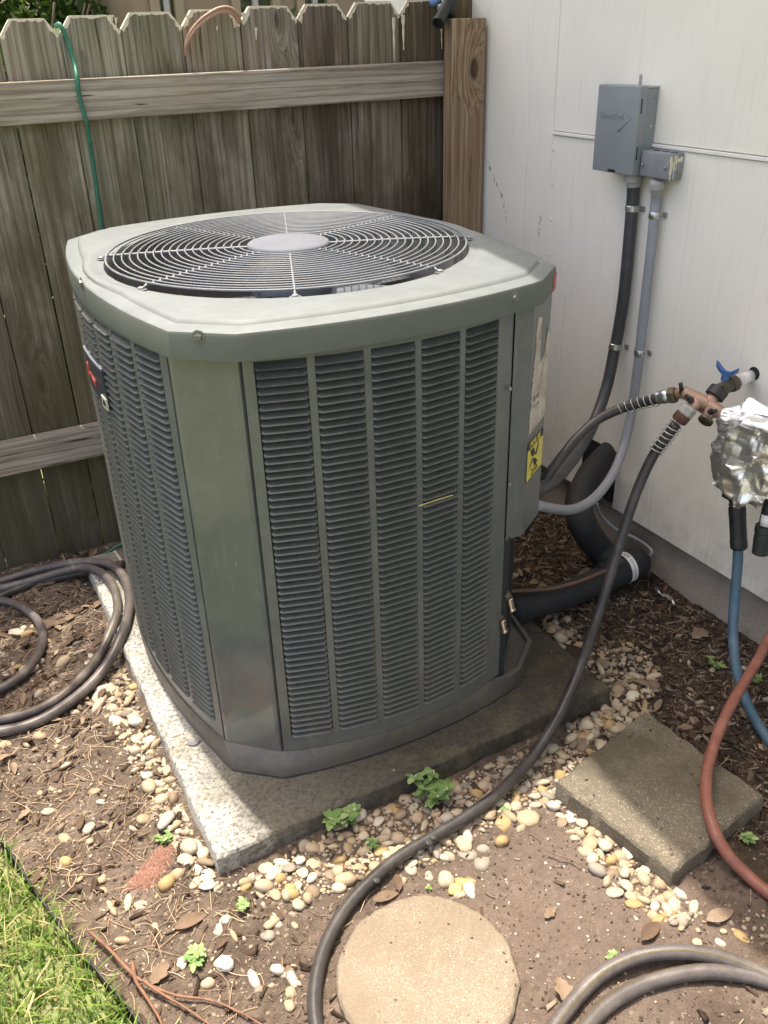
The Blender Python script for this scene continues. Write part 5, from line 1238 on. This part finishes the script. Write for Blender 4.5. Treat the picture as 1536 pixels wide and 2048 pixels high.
zones = [   # polygon (photograph pixels), count, size range, label
 ([(452,1772),(560,1722),(742,1622),(900,1556),(1060,1500),(1128,1488),(1180,1430),(1215,1392),(1262,1352),(1300,1345),(1312,1380),(1292,1420),(1112,1570),(1085,1605),(1020,1630),(960,1665),(900,1710),(840,1730),(780,1740),(700,1770),(620,1800),(540,1800)], 1500, (.0040, .0122), 'in the gravel band between the pad and the stepping stones'),
 ([(1170,1300),(1260,1290),(1300,1310),(1312,1360),(1292,1420),(1215,1470),(1150,1500),(1130,1430)], 420, (.0045, .0122), 'in the gravel patch at the right corner of the pad'),
 ([(1085,1560),(1112,1582),(1160,1640),(1345,1772),(1400,1835),(1330,1850),(1230,1795),(1160,1690),(1105,1620),(1060,1590)], 430, (.0045, .0122), 'along the left edge of the square paver'),
 ([(215,1330),(245,1310),(300,1420),(345,1520),(400,1640),(430,1730),(440,1790),(390,1770),(330,1650),(280,1560),(215,1430),(180,1370)], 360, (.0055, .0135), 'along the left edge of the concrete pad'),
 ([(1080,1215),(1140,1235),(1170,1290),(1130,1300),(1085,1260)], 34, (.007, .014), 'in the dark corner beside the unit'),
 ([(20,1230),(190,1290),(240,1380),(180,1440),(60,1420),(0,1330)], 46, (.007, .0155), 'among dry leaves inside the coiled hoses'),
 ([(0,1490),(200,1430),(330,1620),(420,1760),(560,1800),(600,2048),(330,1960),(0,1660)], 70, (.0045, .013), 'scattered over the bare soil left of the pad'),
 ([(600,1760),(760,1730),(640,1800),(600,1880),(600,2040),(520,2040),(480,1850)], 20, (.0045, .012), 'scattered beside the long hose'),
 ([(760,1720),(1000,1630),(1090,1620),(1010,1700),(960,1790),(800,1780)], 20, (.008, .0150), 'on bare soil between the hose and the round stone'),
 ([(1300,1830),(1536,1830),(1536,1900),(1380,1890)], 30, (.004, .011), 'in the soil below the square paver'),
 ([(1330,1270),(1536,1330),(1536,1560),(1330,1400)], 16, (.004, .010), 'in the mulch near the blue hose'),
]
PEB = []
for zi, (poly, cnt, (s0, s1), lab) in enumerate(zones):
    P_ = np.array(gp(poly)); lo, hi = P_.min(0), P_.max(0); r = np.random.default_rng(50+zi); got = 0; mine = []
    for tries in range(60):
        x = r.uniform(lo[0], hi[0], 900); y = r.uniform(lo[1], hi[1], 900); ok = inpoly(x, y, [tuple(p) for p in P_]) & ~blocked(x, y, .004) & ~lawn_side(x, y); x = x[ok]; y = y[ok]
        f = max(0., 1-tries/22.); 
        for a, b in zip(x, y):
            s = s0+(s1-s0)*(r.random()**1.6)*(.25+.75*f) if tries < 40 else s0*r.uniform(.7, 1.2)
            if tries < 3: s = s0+(s1-s0)*r.uniform(.65, 1.)
            if tries >= 3 or got < cnt*.12:
                if all((a-m_[0])**2+(b-m_[1])**2 > (.80*(s+m_[2]))**2 for m_ in mine): mine.append((a, b, s, zi)); got += 1
            if got >= cnt: break
        if got >= cnt: break
    PEB += mine
def pz(p): return ghf(p[0], p[1])
# apparent size decides which pebbles become single objects
PEB.sort(key=lambda p: -p[2]/mpp((p[0], p[1], 0)))
def visible(p):
    v = Vector((p[0], p[1], 0))-CO; z = v.dot(_fw); u = 768+FPX*v.dot(CR)/z; w_ = 1024-FPX*v.dot(CU)/z
    return -5 < u < 1541 and -5 < w_ < 2053
single = [p for p in PEB if visible(p)][:292]; sid = set(id(p) for p in single); rest = [p for p in PEB if id(p) not in sid]
TONES = [('cream', (.44,.38,.28)), ('tan', (.34,.265,.175)), ('ochre', (.37,.255,.12)), ('grey', (.26,.235,.195)), ('ivory', (.52,.47,.385)), ('brown', (.22,.165,.115)), ('buff', (.39,.315,.22))]
SHP = ['round', 'long', 'lumpy', 'flat']
MARKS = [('the pad front corner', 435, 1735), ('the broad leaved weed', 682, 1650), ('the tallest weed', 858, 1605), ('the pale weed', 746, 1695), ('the hose plugs', 860, 1685), ('the paver left corner', 1112, 1580), ('the paver front corner', 1345, 1765),
 ('the paver edge middle', 1230, 1680), ('the pad right corner', 1215, 1385), ('the round stone top', 852, 1790), ('the red brick fragment', 290, 1740), ('the lawn edging', 120, 1850), ('the hose coil front', 180, 1385), ('the grey disc on the pad', 330, 1490), ('the reddish twigs', 330, 1990), ('the clover like weed', 330, 1680), ('the paver back corner', 1290, 1425), ('the hose over the pad', 1090, 1480), ('the seedling', 1008, 1612), ('the lone white stone', 443, 1937), ('the paver upper left edge', 1200, 1500), ('the small hose loop', 60, 1300)]
MK = [(n_, at_z(u_, v_, 0)) for n_, u_, v_ in MARKS]; used_l = {}
ZS = ['in the front gravel band', 'in the gravel patch', 'by the paver', 'by the left pad edge', 'beside the unit', 'inside the coiled hoses', 'on bare soil', 'by the long hose', 'on bare soil', 'in damp soil', 'in the mulch']
for i, p in enumerate(single):
    k = rnd.randrange(len(PMe)); tn_, tc_ = rnd.choices(TONES, (5, 4, 3, 2, 3, 1.5, 5))[0]; sh_ = rnd.choice(SHP); q3 = {'round': (1, 1.15, 1.1), 'long': (1.3, .85, .9), 'lumpy': (1, 1, 1.05), 'flat': (1.1, 1.1, .7)}[sh_]
    o = obj('pebble', PMe[k], None, (p[0], p[1], pz(p)+p[2]*.14), (rnd.uniform(-.35, .35), rnd.uniform(-.35, .35), rnd.random()*6.28)); o.scale = tuple(p[2]*1.13*f_ for f_ in q3); vv = rnd.uniform(.85, 1.12); o.color = (tc_[0]*vv, tc_[1]*vv, tc_[2]*vv, .5)
    sz = 'large' if p[2] > .0112 else 'medium' if p[2] > .0092 else 'small'
    near = sorted(MK, key=lambda m_: (m_[1].x-p[0])**2+(m_[1].y-p[1])**2); nm = near[0]; dx_, dy_ = p[0]-nm[1].x, p[1]-nm[1].y; rel = 'touching' if math.hypot(dx_, dy_) < .02 else ('right of' if dx_ > abs(dy_) else 'left of' if -dx_ > abs(dy_) else 'behind' if dy_ > 0 else 'in front of')
    if len(('a b c d %s, %s %s' % (ZS[p[3]], rel, nm[0])).split()) > 16: nm = (nm[0].replace('the ', ''), nm[1])
    lab_ = '%s %s %s pebble %s, %s %s' % (sz, sh_, tn_, ZS[p[3]], rel, nm[0])
    for j_ in range(1, 6):
        if lab_ not in used_l: break
        lab_ = '%s %s %s pebble between %s and %s' % (sz, sh_, tn_, near[0][0], near[j_][0])
    used_l[lab_] = 1; tag(o, lab_, 'pebble', 'river pebbles around the pad and stones')
def scatter(name, parts, mat, kind='stuff'):
    V = []; F = []; T = []; n = 0
    for v, f, t in parts: V.append(v); F.append(f+n); T.append(np.full(len(v), t)); n += len(v)
    o = obj(name, np_mesh(name, np.concatenate(V), np.concatenate(F), mat, name == 'gravel', np.concatenate(T))); 
    return o
def rotm(rx, ry, rz): return np.array(Matrix.Rotation(rz, 3, 'Z')@Matrix.Rotation(ry, 3, 'Y')@Matrix.Rotation(rx, 3, 'X'))
parts = []
PML = [pebble_mesh(300+k, 2) for k in range(10)]; PMS = [pebble_mesh(330+k, 1) for k in range(8)]
for p in rest:
    V, F = (PML if p[2] > .0065 else PMS)[rnd.randrange(8)]; M_ = rotm(rnd.uniform(-.4, .4), rnd.uniform(-.4, .4), rnd.random()*6.28)
    parts.append(((V*p[2]*1.15)@M_.T+np.array([p[0], p[1], pz(p)+p[2]*rnd.uniform(-.1, .25)]), F, rnd.random()))
tag(scatter('gravel', parts, M_PEB), 'small pale river gravel filling in around the larger pebbles', 'gravel', kind='stuff')

# area sampler over the soil in view
SOIL = [gp([(-60,1150),(0,1130),(240,1095),(250,1250),(440,1740),(1215,1400),(1110,1220),(1040,1190),(1020,1050),(1120,980),(1536,1300),(1640,1400),(1640,2150),(300,2150),(-60,1640)])]
def sample_soil(n, seed, dens=None, poly=None):
    r = np.random.default_rng(seed); P_ = poly or SOIL[0]; A_ = np.array(P_); lo, hi = A_.min(0), A_.max(0); X_ = []; Y_ = []; c = 0
    while c < n:
        x = r.uniform(lo[0], hi[0], 4000); y = r.uniform(lo[1], hi[1], 4000); ok = inpoly(x, y, P_) & ~blocked(x, y, .001) & ~lawn_side(x, y)
        if dens is not None: ok &= r.random(4000) < dens(x, y)
        X_.append(x[ok]); Y_.append(y[ok]); c += ok.sum()
    return np.concatenate(X_)[:n], np.concatenate(Y_)[:n]
def mulch_d(x, y):
    d = .06+.0*x
    d = np.where(x > 1.0, .9, d); d = np.where((x > .9) & (y > 1.2), 1., d)
    d = np.where((x < .25) & (y > 1.55), 1., d); d = np.where((x < .2) & (y > 1.15), .16, d)
    d = np.where((y < 1.08) & (x < .30), .12, d)
    clean = ((x-.72)*2.4)**2+((y-.72)*3)**2 < .8; d = np.where(clean, .01, d); return d
def chips(n, seed, l0, l1, mat, name, dens, w=.28, th=.12, thin=False, zoff=.0015, tilt=.35):
    x, y = sample_soil(n, seed, dens); z = gh(x, y); r = np.random.default_rng(seed+1); parts = []
    box = np.array([(-1,-1,-1),(1,-.7,-1),(1,.8,-1),(-1,1,-1),(-.9,-.8,1),(.85,-1,1),(1,.6,1),(-.8,.9,1)], float)/2
    FF = np.array([(0,3,2,1),(4,5,6,7),(0,1,5,4),(1,2,6,5),(2,3,7,6),(3,0,4,7)])
    for a, b, c in zip(x, y, z):
        L_ = l0+(l1-l0)*r.random()**1.7; S = np.array([L_, L_*w*r.uniform(.5, 1.6), L_*th*r.uniform(.6, 1.5)])
        M_ = rotm(r.normal()*tilt, r.normal()*tilt*.8, r.random()*6.28); v = ((box+r.normal(size=box.shape)*.10)*S)@M_.T+np.array([a, b, c+zoff+L_*.04]); parts.append((v, FF, r.random()))
    return scatter(name, parts, mat)
tag(chips(5200, 21, .004, .030, M_MULCH, 'bark_mulch', mulch_d), 'shredded dark bark mulch over the shaded soil', 'mulch', kind='stuff')
tag(chips(9000, 22, .0012, .0048, M_GRIT, 'soil_crumbs', lambda x, y: .35+0*x, .8, .6, zoff=.0006), 'loose soil crumbs and grit', 'soil', kind='stuff')
def on_top(poly, z_, n, seed, l0, l1):
    r = np.random.default_rng(seed); A_ = np.array(poly); lo, hi = A_.min(0), A_.max(0); out = []
    box = np.array([(-1,-1,-1),(1,-.7,-1),(1,.8,-1),(-1,1,-1),(-.9,-.8,1),(.85,-1,1),(1,.6,1),(-.8,.9,1)], float)/2; FF = np.array([(0,3,2,1),(4,5,6,7),(0,1,5,4),(1,2,6,5),(2,3,7,6),(3,0,4,7)])
    while len(out) < n:
        a, b = r.uniform(lo[0], hi[0]), r.uniform(lo[1], hi[1])
        if not inpoly(np.array([a]), np.array([b]), poly)[0]: continue
        d = min(abs((q2[0]-q1[0])*(q1[1]-b)-(q1[0]-a)*(q2[1]-q1[1]))/math.hypot(q2[0]-q1[0], q2[1]-q1[1]) for q1, q2 in zip(poly, poly[1:]+poly[:1]))
        if r.random() > math.exp(-d/.035)+.10: continue
        L_ = l0+(l1-l0)*r.random()**3; out.append((((box+r.normal(size=box.shape)*.12)*np.array([L_, L_*.7, L_*.35]))@rotm(r.normal()*.2, r.normal()*.2, r.random()*6.28).T+np.array([a, b, z_+L_*.15]), FF, r.random()))
    return out
shr = lambda P_, k_: [(sum(p[0] for p in P_)/len(P_)*(1-k_)+p[0]*k_, sum(p[1] for p in P_)/len(P_)*(1-k_)+p[1]*k_) for p in P_]
top_parts = on_top(shr([(p[0], p[1]) for p in PADC], .985), PT, 420, 61, .001, .005)+on_top(shr([(p.x, p.y) for p in (at_z(1345,1745,.042), at_z(1530,1590,.042), at_z(1290,1420,.042), at_z(1112,1562,.042))], .97), .042, 170, 62, .001, .006)+on_top(shr([(ux+ur*math.cos(a), uy+ur*math.sin(a)) for a in np.linspace(0, 6.28, 25)[:-1]], .97), .022, 110, 63, .0008, .004)
top_parts = [p for p in top_parts if not inpoly(np.array([p[0][:, 0].mean()-CX]), np.array([p[0][:, 1].mean()-CY]), outline(0))[0]]
tag(scatter('slab_debris', top_parts, M_GRIT), 'crumbs of soil and grit on top of the concrete slabs', 'soil', kind='stuff')
def straw_d(x, y):
    d = .10+0*x; d = np.where((x < .22) & (y > 1.0), .9, d); d = np.where((x < .25) & (y <= 1.0), .40, d); d = np.where((x > 1.05), .45, d)
    clean = ((x-.72)*2.4)**2+((y-.72)*3)**2 < .8; return np.where(clean, .03, d)
x, y = sample_soil(1800, 31, straw_d); r = np.random.default_rng(5); parts = []
for a, b in zip(x, y):
    L_ = .012+.060*r.random()**2.4; th = r.random()*6.28; k = r.normal()*.75; n = 6; P_ = []; th2 = th
    px_, py_ = a, b
    for i in range(n+1): P_.append((px_, py_)); px_ += math.cos(th2)*L_/n; py_ += math.sin(th2)*L_/n; th2 += k/n
    P_ = np.array(P_); zz = gh(P_[:, 0], P_[:, 1])+.002+.005*r.random()*np.sin(np.linspace(0, math.pi, n+1)); w_ = .00030+.00035*r.random()
    nn = np.stack([-np.sin(np.linspace(th, th2, n+1)), np.cos(np.linspace(th, th2, n+1))], 1)*w_
    A_ = np.column_stack([P_+nn, zz]); B_ = np.column_stack([P_-nn, zz]); C_ = np.column_stack([P_, zz+w_*1.3])
    v = np.concatenate([A_, C_, B_]); m_ = n+1; f = [(i, i+1, m_+i+1, m_+i) for i in range(n)]+[(m_+i, m_+i+1, 2*m_+i+1, 2*m_+i) for i in range(n)]
    parts.append((v, np.array(f), r.random()))
tag(scatter('pine_straw', parts, M_STRAW), 'dry straw and pine needles strewn over the soil', 'straw', kind='stuff')
# dry leaves
def leaf_mesh(seed, L_=1., kind='oval'):
    r = np.random.default_rng(seed); n = 9; V = []; cur = r.uniform(.10, .3); 
    for i in range(n):
        t = i/(n-1); w_ = (math.sin(math.pi*t**.85)**.8 if 0 < t < 1 else .02)*(.20 if kind == 'oval' else .27*(1+.22*math.sin(t*17)))
        for s_ in (-1, -.5, 0, .5, 1): V.append((t-.5, s_*w_, cur*abs(s_)**1.6*w_*1.4+.10*math.sin(t*3.1*1.2)*cur*2+(r.random()-.5)*.02))
    F = [(i*5+j, i*5+j+1, (i+1)*5+j+1, (i+1)*5+j) for i in range(n-1) for j in range(4)]
    me = mesh('leaf', V, F, M_DLEAF, True); a = me.attributes.new('tint', 'FLOAT', 'POINT'); tv = r.random(); a.data.foreach_set('value', [tv]*len(V)); return me
LM = [leaf_mesh(s) for s in range(6)]+[leaf_mesh(20+s, kind='oak') for s in range(4)]
named = [(382,1843,.037,.1,1,'curled brown oval leaf on the bare soil left of the hose'),(1300,1868,.034,.25,0,'torn tan leaf just above the striped hoses'),(1440,1832,.036,-.1,3,'flat brown leaf below the square paver'),
 (400,1155+80,.030,.3,2,None),(110,1247,.034,.1,0,'long brown leaf inside the left hose coil'),(122,1318,.034,.5,2,'oval tan leaf near the small hose loop'),(140,1235,.022,.9,8,'crumpled orange brown leaf inside the left hose coil'),
 (196,1210,.026,1.0,1,'narrow tan leaf near the corner of the pad behind the hose'),(795,1765,.026,1.2,0,'reddish leaf standing beside the long hose above the round stone'),(772,1795,.030,-.1,2,'tan leaf at the top rim of the round stone'),
 (1460,1205,.028,.1,7,None),(1400,1270,.040,.2,7,'brown oak leaf on the mulch near the foundation'),(1290,1290,.026,1.4,6,'dark leaf lying at the end of the gravel patch'),
 (320,1945,.028,.7,8,'shrivelled brown leaf near the reddish twigs'),(1100,1825,.018,.3,6,'small curled leaf on the pale soil'),(1125,1985,.030,1.2,9,'dry crumpled leaf in the bottom right soil'),
 (1420,1465,.026,.1,4,'tan leaf beside the terracotta hose'),(1050,1090,.018,.5,8,'orange leaf on dark mulch beneath the service cover'),(1052,1140,.020,1.5,7,'rust brown leaf on mulch beside the black pipe'),(1070,1162,.024,.2,9,'curled tan leaf next to the black pipe')]
for u, v, s, a, k, lab in named:
    if not lab or u > 1455: continue
    p = at_z(u, v, .006); o = obj('dry_leaf', LM[k], None, (p.x, p.y, ghf(p.x, p.y)+.007), (.15, .1, a)); o.scale = (s*1.6,)*3; tag(o, lab, 'leaf', 'dry leaves on the ground')
x, y = sample_soil(130, 77, lambda x, y: np.where((x < .25) & (y > 1.5), 1., np.where(x > 1.05, .35, .05))); r = np.random.default_rng(8); parts = []
for a, b in zip(x, y):
    me = LM[r.integers(len(LM))]; n = len(me.vertices); co = np.empty(n*3, np.float32); me.vertices.foreach_get('co', co); co = co.reshape(-1, 3).astype(float)*(.015+.030*r.random())
    F_ = np.array([list(p.vertices) for p in me.polygons]); parts.append((co@rotm(r.normal()*.3, r.normal()*.3, r.random()*6.28).T+np.array([a, b, float(gh(a, b))+.007]), F_, r.random()))
tag(scatter('leaf_litter', parts, M_DLEAF), 'small dry leaves mixed through the mulch', 'leaf litter', kind='stuff')
# twigs
def twig(pts, r, label, mat=M_TWIG, name='twig'):
    P_ = [at_z(u, v, z) for u, v, z in pts]; e = tag(empty(name, P_[0]), label, 'twig'); l = Vector(e.location); PP = spline(P_, 5); n = len(PP)
    rs_ = random.Random(int(pts[0][0])); mb = MB(); mb.tube([p-l+Vector((0, 0, rs_.uniform(-.0006, .0006))) for p in PP], [r*(1-.55*i/n)*(1+.15*rs_.random()) for i in range(n)], 8); mb.o('stem', mat, e, True); return e
twig([(178,1863,.014),(215,1895,.013),(262,1945,.013),(290,1965,.014),(350,1990,.013),(420,2000,.012),(480,2025,.011),(560,2070,.01)], .0030, 'longest reddish twig near the lawn edging')
twig([(265,1925,.012),(272,1962,.014),(290,1990,.012),(320,2040,.01),(330,2080,.01)], .0032, 'short thick reddish twig crossing the longest one')
twig([(285,1960,.018),(320,1985,.016),(370,2015,.013),(420,2050,.01),(470,2090,.01)], .0026, 'lower branch of reddish twig beside the lawn edging')
twig([(1095,1700,.010),(1120,1712,.012),(1140,1718,.010),(1158,1730,.008)], .0016, 'small dark twig on the pale soil', M_TWIGG)
twig([(320,1790,.008),(350,1788,.009),(400,1782,.008)], .0011, 'thin grey twig below the corner of the pad', M_TWIGG)
twig([(50,2040,.030),(70,1985,.034),(95,1930,.030)], .0022, 'pale dry stalk lying in the lawn', simple('pale_stalk', (.45,.33,.18), .7))
# red brick half buried
rb = [at_z(u, v, .006) for u, v in ((215,1778),(355,1682),(362,1712),(300,1765),(240,1792))]
V = []; F = []; r_ = np.random.default_rng(3)
nI = 26; A0, A1, A2, A3 = [at_z(u, v, 0) for u, v in ((225,1790),(310,1780),(366,1690),(318,1680))]
for i in range(nI+1):
    for j in range(13):
        p = A0.lerp(A3, i/nI).lerp(A1.lerp(A2, i/nI), j/12); e_ = min(i, nI-i, )/4; f_ = min(j, 12-j)/3; h = .011*min(1, e_)*min(1, f_)-.004+r_.normal()*.0016+ghf(p.x, p.y); V.append((p.x+r_.normal()*.0012, p.y+r_.normal()*.0012, h))
F = [(i*13+j, i*13+j+1, (i+1)*13+j+1, (i+1)*13+j) for i in range(nI) for j in range(12)]
mr = Mt('crumbled_brick', .9, 0, .2); qv = mr.wpos(); mr.color(mr.ramp(mr.noise(qv, 240, 4, .75), (.35, (.07,.045,.035)), (.5, (.19,.095,.07)), (.7, (.28,.18,.145)))); mr.bump(mr.noise(qv, 200, 4), .8, .003)
tag(mobj('brick_fragment', V, F, mr.m, smooth=True), 'crumbled red brick fragment half buried left of the pad corner', 'brick')
# notable stones
def stone(u, v, s, k, label, col, rot=0., sc=(1, 1, 1), z=0.):
    t = simple('stone_'+label.split()[0], col, .7, 0, var=.18, scale=60, bump=.4); me = PMe[k].copy(); me.materials.clear(); me.materials.append(t)
    p = at_z(u, v, .008); o = obj('stone', me, None, (p.x, p.y, ghf(p.x, p.y)+s*.35+z), (0, 0, rot)); o.scale = (s*sc[0], s*sc[1], s*sc[2]); tag(o, label, 'stone')
stone(908,1773,.0135,2,'ochre rounded stone just above the round stepping stone', (.52,.38,.16))
stone(933,1775,.0155,5,'white bone shaped stone beside the ochre stone', (.66,.62,.54), 1.7, (1, .62, .9))
stone(1342,1803,.0165,7,'whitest flat stone in the line of pebbles by the paver', (.78,.75,.70), .6, (1, .75, .7))
stone(1290,1722 if False else 1692,.016,3,'large ochre stone by the left edge of the paver', (.50,.40,.22), 2.2)
stone(548,1740,.016,9,'round tan stone in front of the pad corner', (.50,.42,.33), .3, (1, 1.1, .9))
stone(335,1635,.020,4,'flat grey stone left of the pad', (.30,.28,.25), .7, (1.1, .8, .6))
stone(264,1256,.016,6,'cream stone wedged between the hose and the unit', (.60,.52,.40), .4, (1, .7, .7), .045)
stone(443,1937,.0125,1,'lone white stone on bare soil right of the twigs', (.70,.66,.56))
stone(252,1808,.0150,8,'yellowish stone lower left of the brick fragment', (.55,.45,.28), 1.2, (1, .7, .7))
stone(1030,1178,.014,10,'tan stone resting by the valves of the unit', (.38,.32,.24), .2, (1, .8, 1), .05)
# flat dark flake on the pad
p = at_z(388,1487,PT); mb = MB(); mb.add([(p.x+math.cos(a)*.013*(1+.2*math.sin(3*a)), p.y+math.sin(a)*.009, z) for z in (PT+.001, PT+.004) for a in np.linspace(0, 5.7, 10)], [tuple(range(10, 20))]+[(i, (i+1) % 10, 10+(i+1) % 10, 10+i) for i in range(10)])
tag(mb.o('washer', simple('dull_metal_disc', (.25,.24,.25), .4, .5)), 'flat grey disc lying on the pad beside the base', 'metal disc')
# litter near the foundation: torn clear wrapper
p = at_z(1318,1188,.02); V = []; r_ = np.random.default_rng(2); d1 = (at_z(1348,1207,.02)-at_z(1310,1180,.02)); 
for i in range(9):
    for j in range(4): q_ = at_z(1310,1180,.0)+d1*(i/8)+Vector((-.4,-.6,0)).normalized()*(.006*j); V.append((q_.x, q_.y, .010+ghf(q_.x, q_.y)+abs(r_.normal())*.005))
tag(mobj('plastic_wrapper', V, [(i*4+j, i*4+j+1, (i+1)*4+j+1, (i+1)*4+j) for i in range(8) for j in range(3)], simple('crinkled_plastic', (.32,.34,.36), .15, .3, bump=.5)), 'crinkled silver grey wrapper on the mulch near the foundation', 'litter')

# ------------------------------------------------------------------ weeds
def weed(u, v, h, n, ls, label, seed, flowers=True, spread=1.):
    b = at_z(u, v, 0); e = tag(empty('weed', (b.x, b.y, ghf(b.x, b.y))), label, 'weed', 'green weeds in the gravel and soil'); r = random.Random(seed); mbs = MB(); LV = []; LF = []; LT = []; FL = MB()
    for s_ in range(n):
        a = r.random()*6.28; out = r.uniform(.3, 1.)*spread; top = Vector((math.cos(a)*h*.7*out, math.sin(a)*h*.7*out, h*r.uniform(.6, 1.))); P_ = spline([(0, 0, 0), top*.5+Vector((0, 0, h*.12)), top], 4); mbs.tube(P_, .0009, 5)
        for k in range(5):
            c = P_[min(len(P_)-1, 2+k*2)] if k < 4 else P_[-1]
            for sd in (-1, 1):
                aa = a+sd*(1.2+r.uniform(-.4, .4))+(k*.7); d = Vector((math.cos(aa), math.sin(aa), r.uniform(.0, .45))).normalized(); sdv = d.cross(Vector((0,0,1))).normalized(); L_ = ls*r.uniform(.7, 1.15); up = sdv.cross(d); n0 = len(LV); t = r.random()
                for q_ in range(6):
                    f = q_/5; w_ = L_*.27*(math.sin(math.pi*min(1, .06+f*.92))**.7); c_ = c+d*L_*f+up*(-.12*L_*f*f)
                    LV += [c_-sdv*w_+up*w_*.22, c_, c_+sdv*w_+up*w_*.22]; LT += [t]*3
                for q_ in range(5):
                    for j in (0, 1): LF.append((n0+q_*3+j, n0+q_*3+j+1, n0+q_*3+j+4, n0+q_*3+j+3))
        if flowers:
            for k in range(5): c_ = P_[-1]+Vector((r.uniform(-1,1), r.uniform(-1,1), r.uniform(.2,1.2)))*.004; FL.add([c_+Vector(v_)*.0015 for v_ in ((1,0,0),(0,1,0),(-1,0,0),(0,-1,0),(0,0,1.2),(0,0,-1))], [(0,1,4),(1,2,4),(2,3,4),(3,0,4),(1,0,5),(2,1,5),(3,2,5),(0,3,5)])
    mbs.o('stem', M_TWIG, e, True); me = mesh('foliage', LV, LF, M_WEED, True); at = me.attributes.new('tint', 'FLOAT', 'POINT'); at.data.foreach_set('value', LT); obj('foliage', me, e)
    if flowers: FL.o('blossom', simple('weed_blossom', (.62,.62,.42), .6), e)
weed(858,1602,.050,6,.0235,'tallest green weed with tiny cream flowers near the front edge of the pad',1,spread=1.1)
weed(682,1648,.040,4,.0285,'broad leaved weed at the foot of the pad left of the tallest weed',2)
weed(746,1695,.015,4,.0105,'small pale green weed in the gravel',3,False)
weed(398,1918,.020,4,.0180,'dark green pointed weed on bare soil by the reddish twigs',4,False,1.3)
weed(488,1815,.020,4,.010,'sparse weed below the pad corner',5,False)
weed(1008,1612,.008,3,.008,'tiny bright seedling in the gravel right of the hose',6,False)
weed(1497,1685,.018,4,.013,'dim weed in shade behind the terracotta hose',7,False)
weed(1430,1335,.022,5,.011,'dim leafy weed on the mulch left of the blue hose',8,False,1.5)
weed(330,1680,.016,6,.010,'low clover like weed left of the pad near the brick',9,False,1.6)
weed(1508,1365,.015,3,.012,'dim leafy weed between the blue hose and the right edge',10,False,1.2)
weed(1225,1925,.010,3,.010,'grey green seedling beside the striped hoses',11,False,1.2)
weed(860,1775,.008,2,.007,'tiny seedling above the round stone',12,False)

# ------------------------------------------------------------------ grass
r = np.random.default_rng(44); NB = 15000; t = r.uniform(-.55, 1.05, NB); s = r.random(NB)**1.15*.62; bx = EA.x+ED.x*t+EN.x*(s+.002); by = EA.y+ED.y*t+EN.y*(s+.002)
hgt = .020+.050*r.random(NB)**1.5; th = r.random(NB)*6.283; lean = .15+1.05*r.random(NB); w0 = .0010+.0017*r.random(NB); n = 4; V = np.zeros((NB, (n+1)*2, 3))
hd = np.stack([np.cos(th), np.sin(th)], 1); sd = np.stack([-np.sin(th+r.normal(size=NB)*.3), np.cos(th)], 1)
for i in range(n+1):
    f = i/n; out = hgt*lean*f*f*.9; zz = .008+hgt*(f-.25*lean*f*f); w_ = w0*(1-f**2*.9)
    cx_ = bx+hd[:, 0]*out; cy_ = by+hd[:, 1]*out
    V[:, i*2] = np.stack([cx_-sd[:, 0]*w_, cy_-sd[:, 1]*w_, zz], 1); V[:, i*2+1] = np.stack([cx_+sd[:, 0]*w_, cy_+sd[:, 1]*w_, zz], 1)
base = np.array([(i*2, i*2+1, i*2+3, i*2+2) for i in range(n)]); F = (np.arange(NB)[:, None, None]*(2*n+2)+base[None]).reshape(-1, 4)
tn = np.clip(.45+.18*r.normal(size=NB)+.3*vnoise(bx, by, 12), 0, .86); dry = r.random(NB) < .20; tn = np.where(dry, r.uniform(.9, 1., NB), tn)
go = obj('lawn_grass', np_mesh('lawn_grass', V.reshape(-1, 3), F, M_GRASS, False, np.repeat(tn, 2*n+2))); tag(go, 'bright green mown lawn grass in the lower left corner', 'grass', kind='stuff')
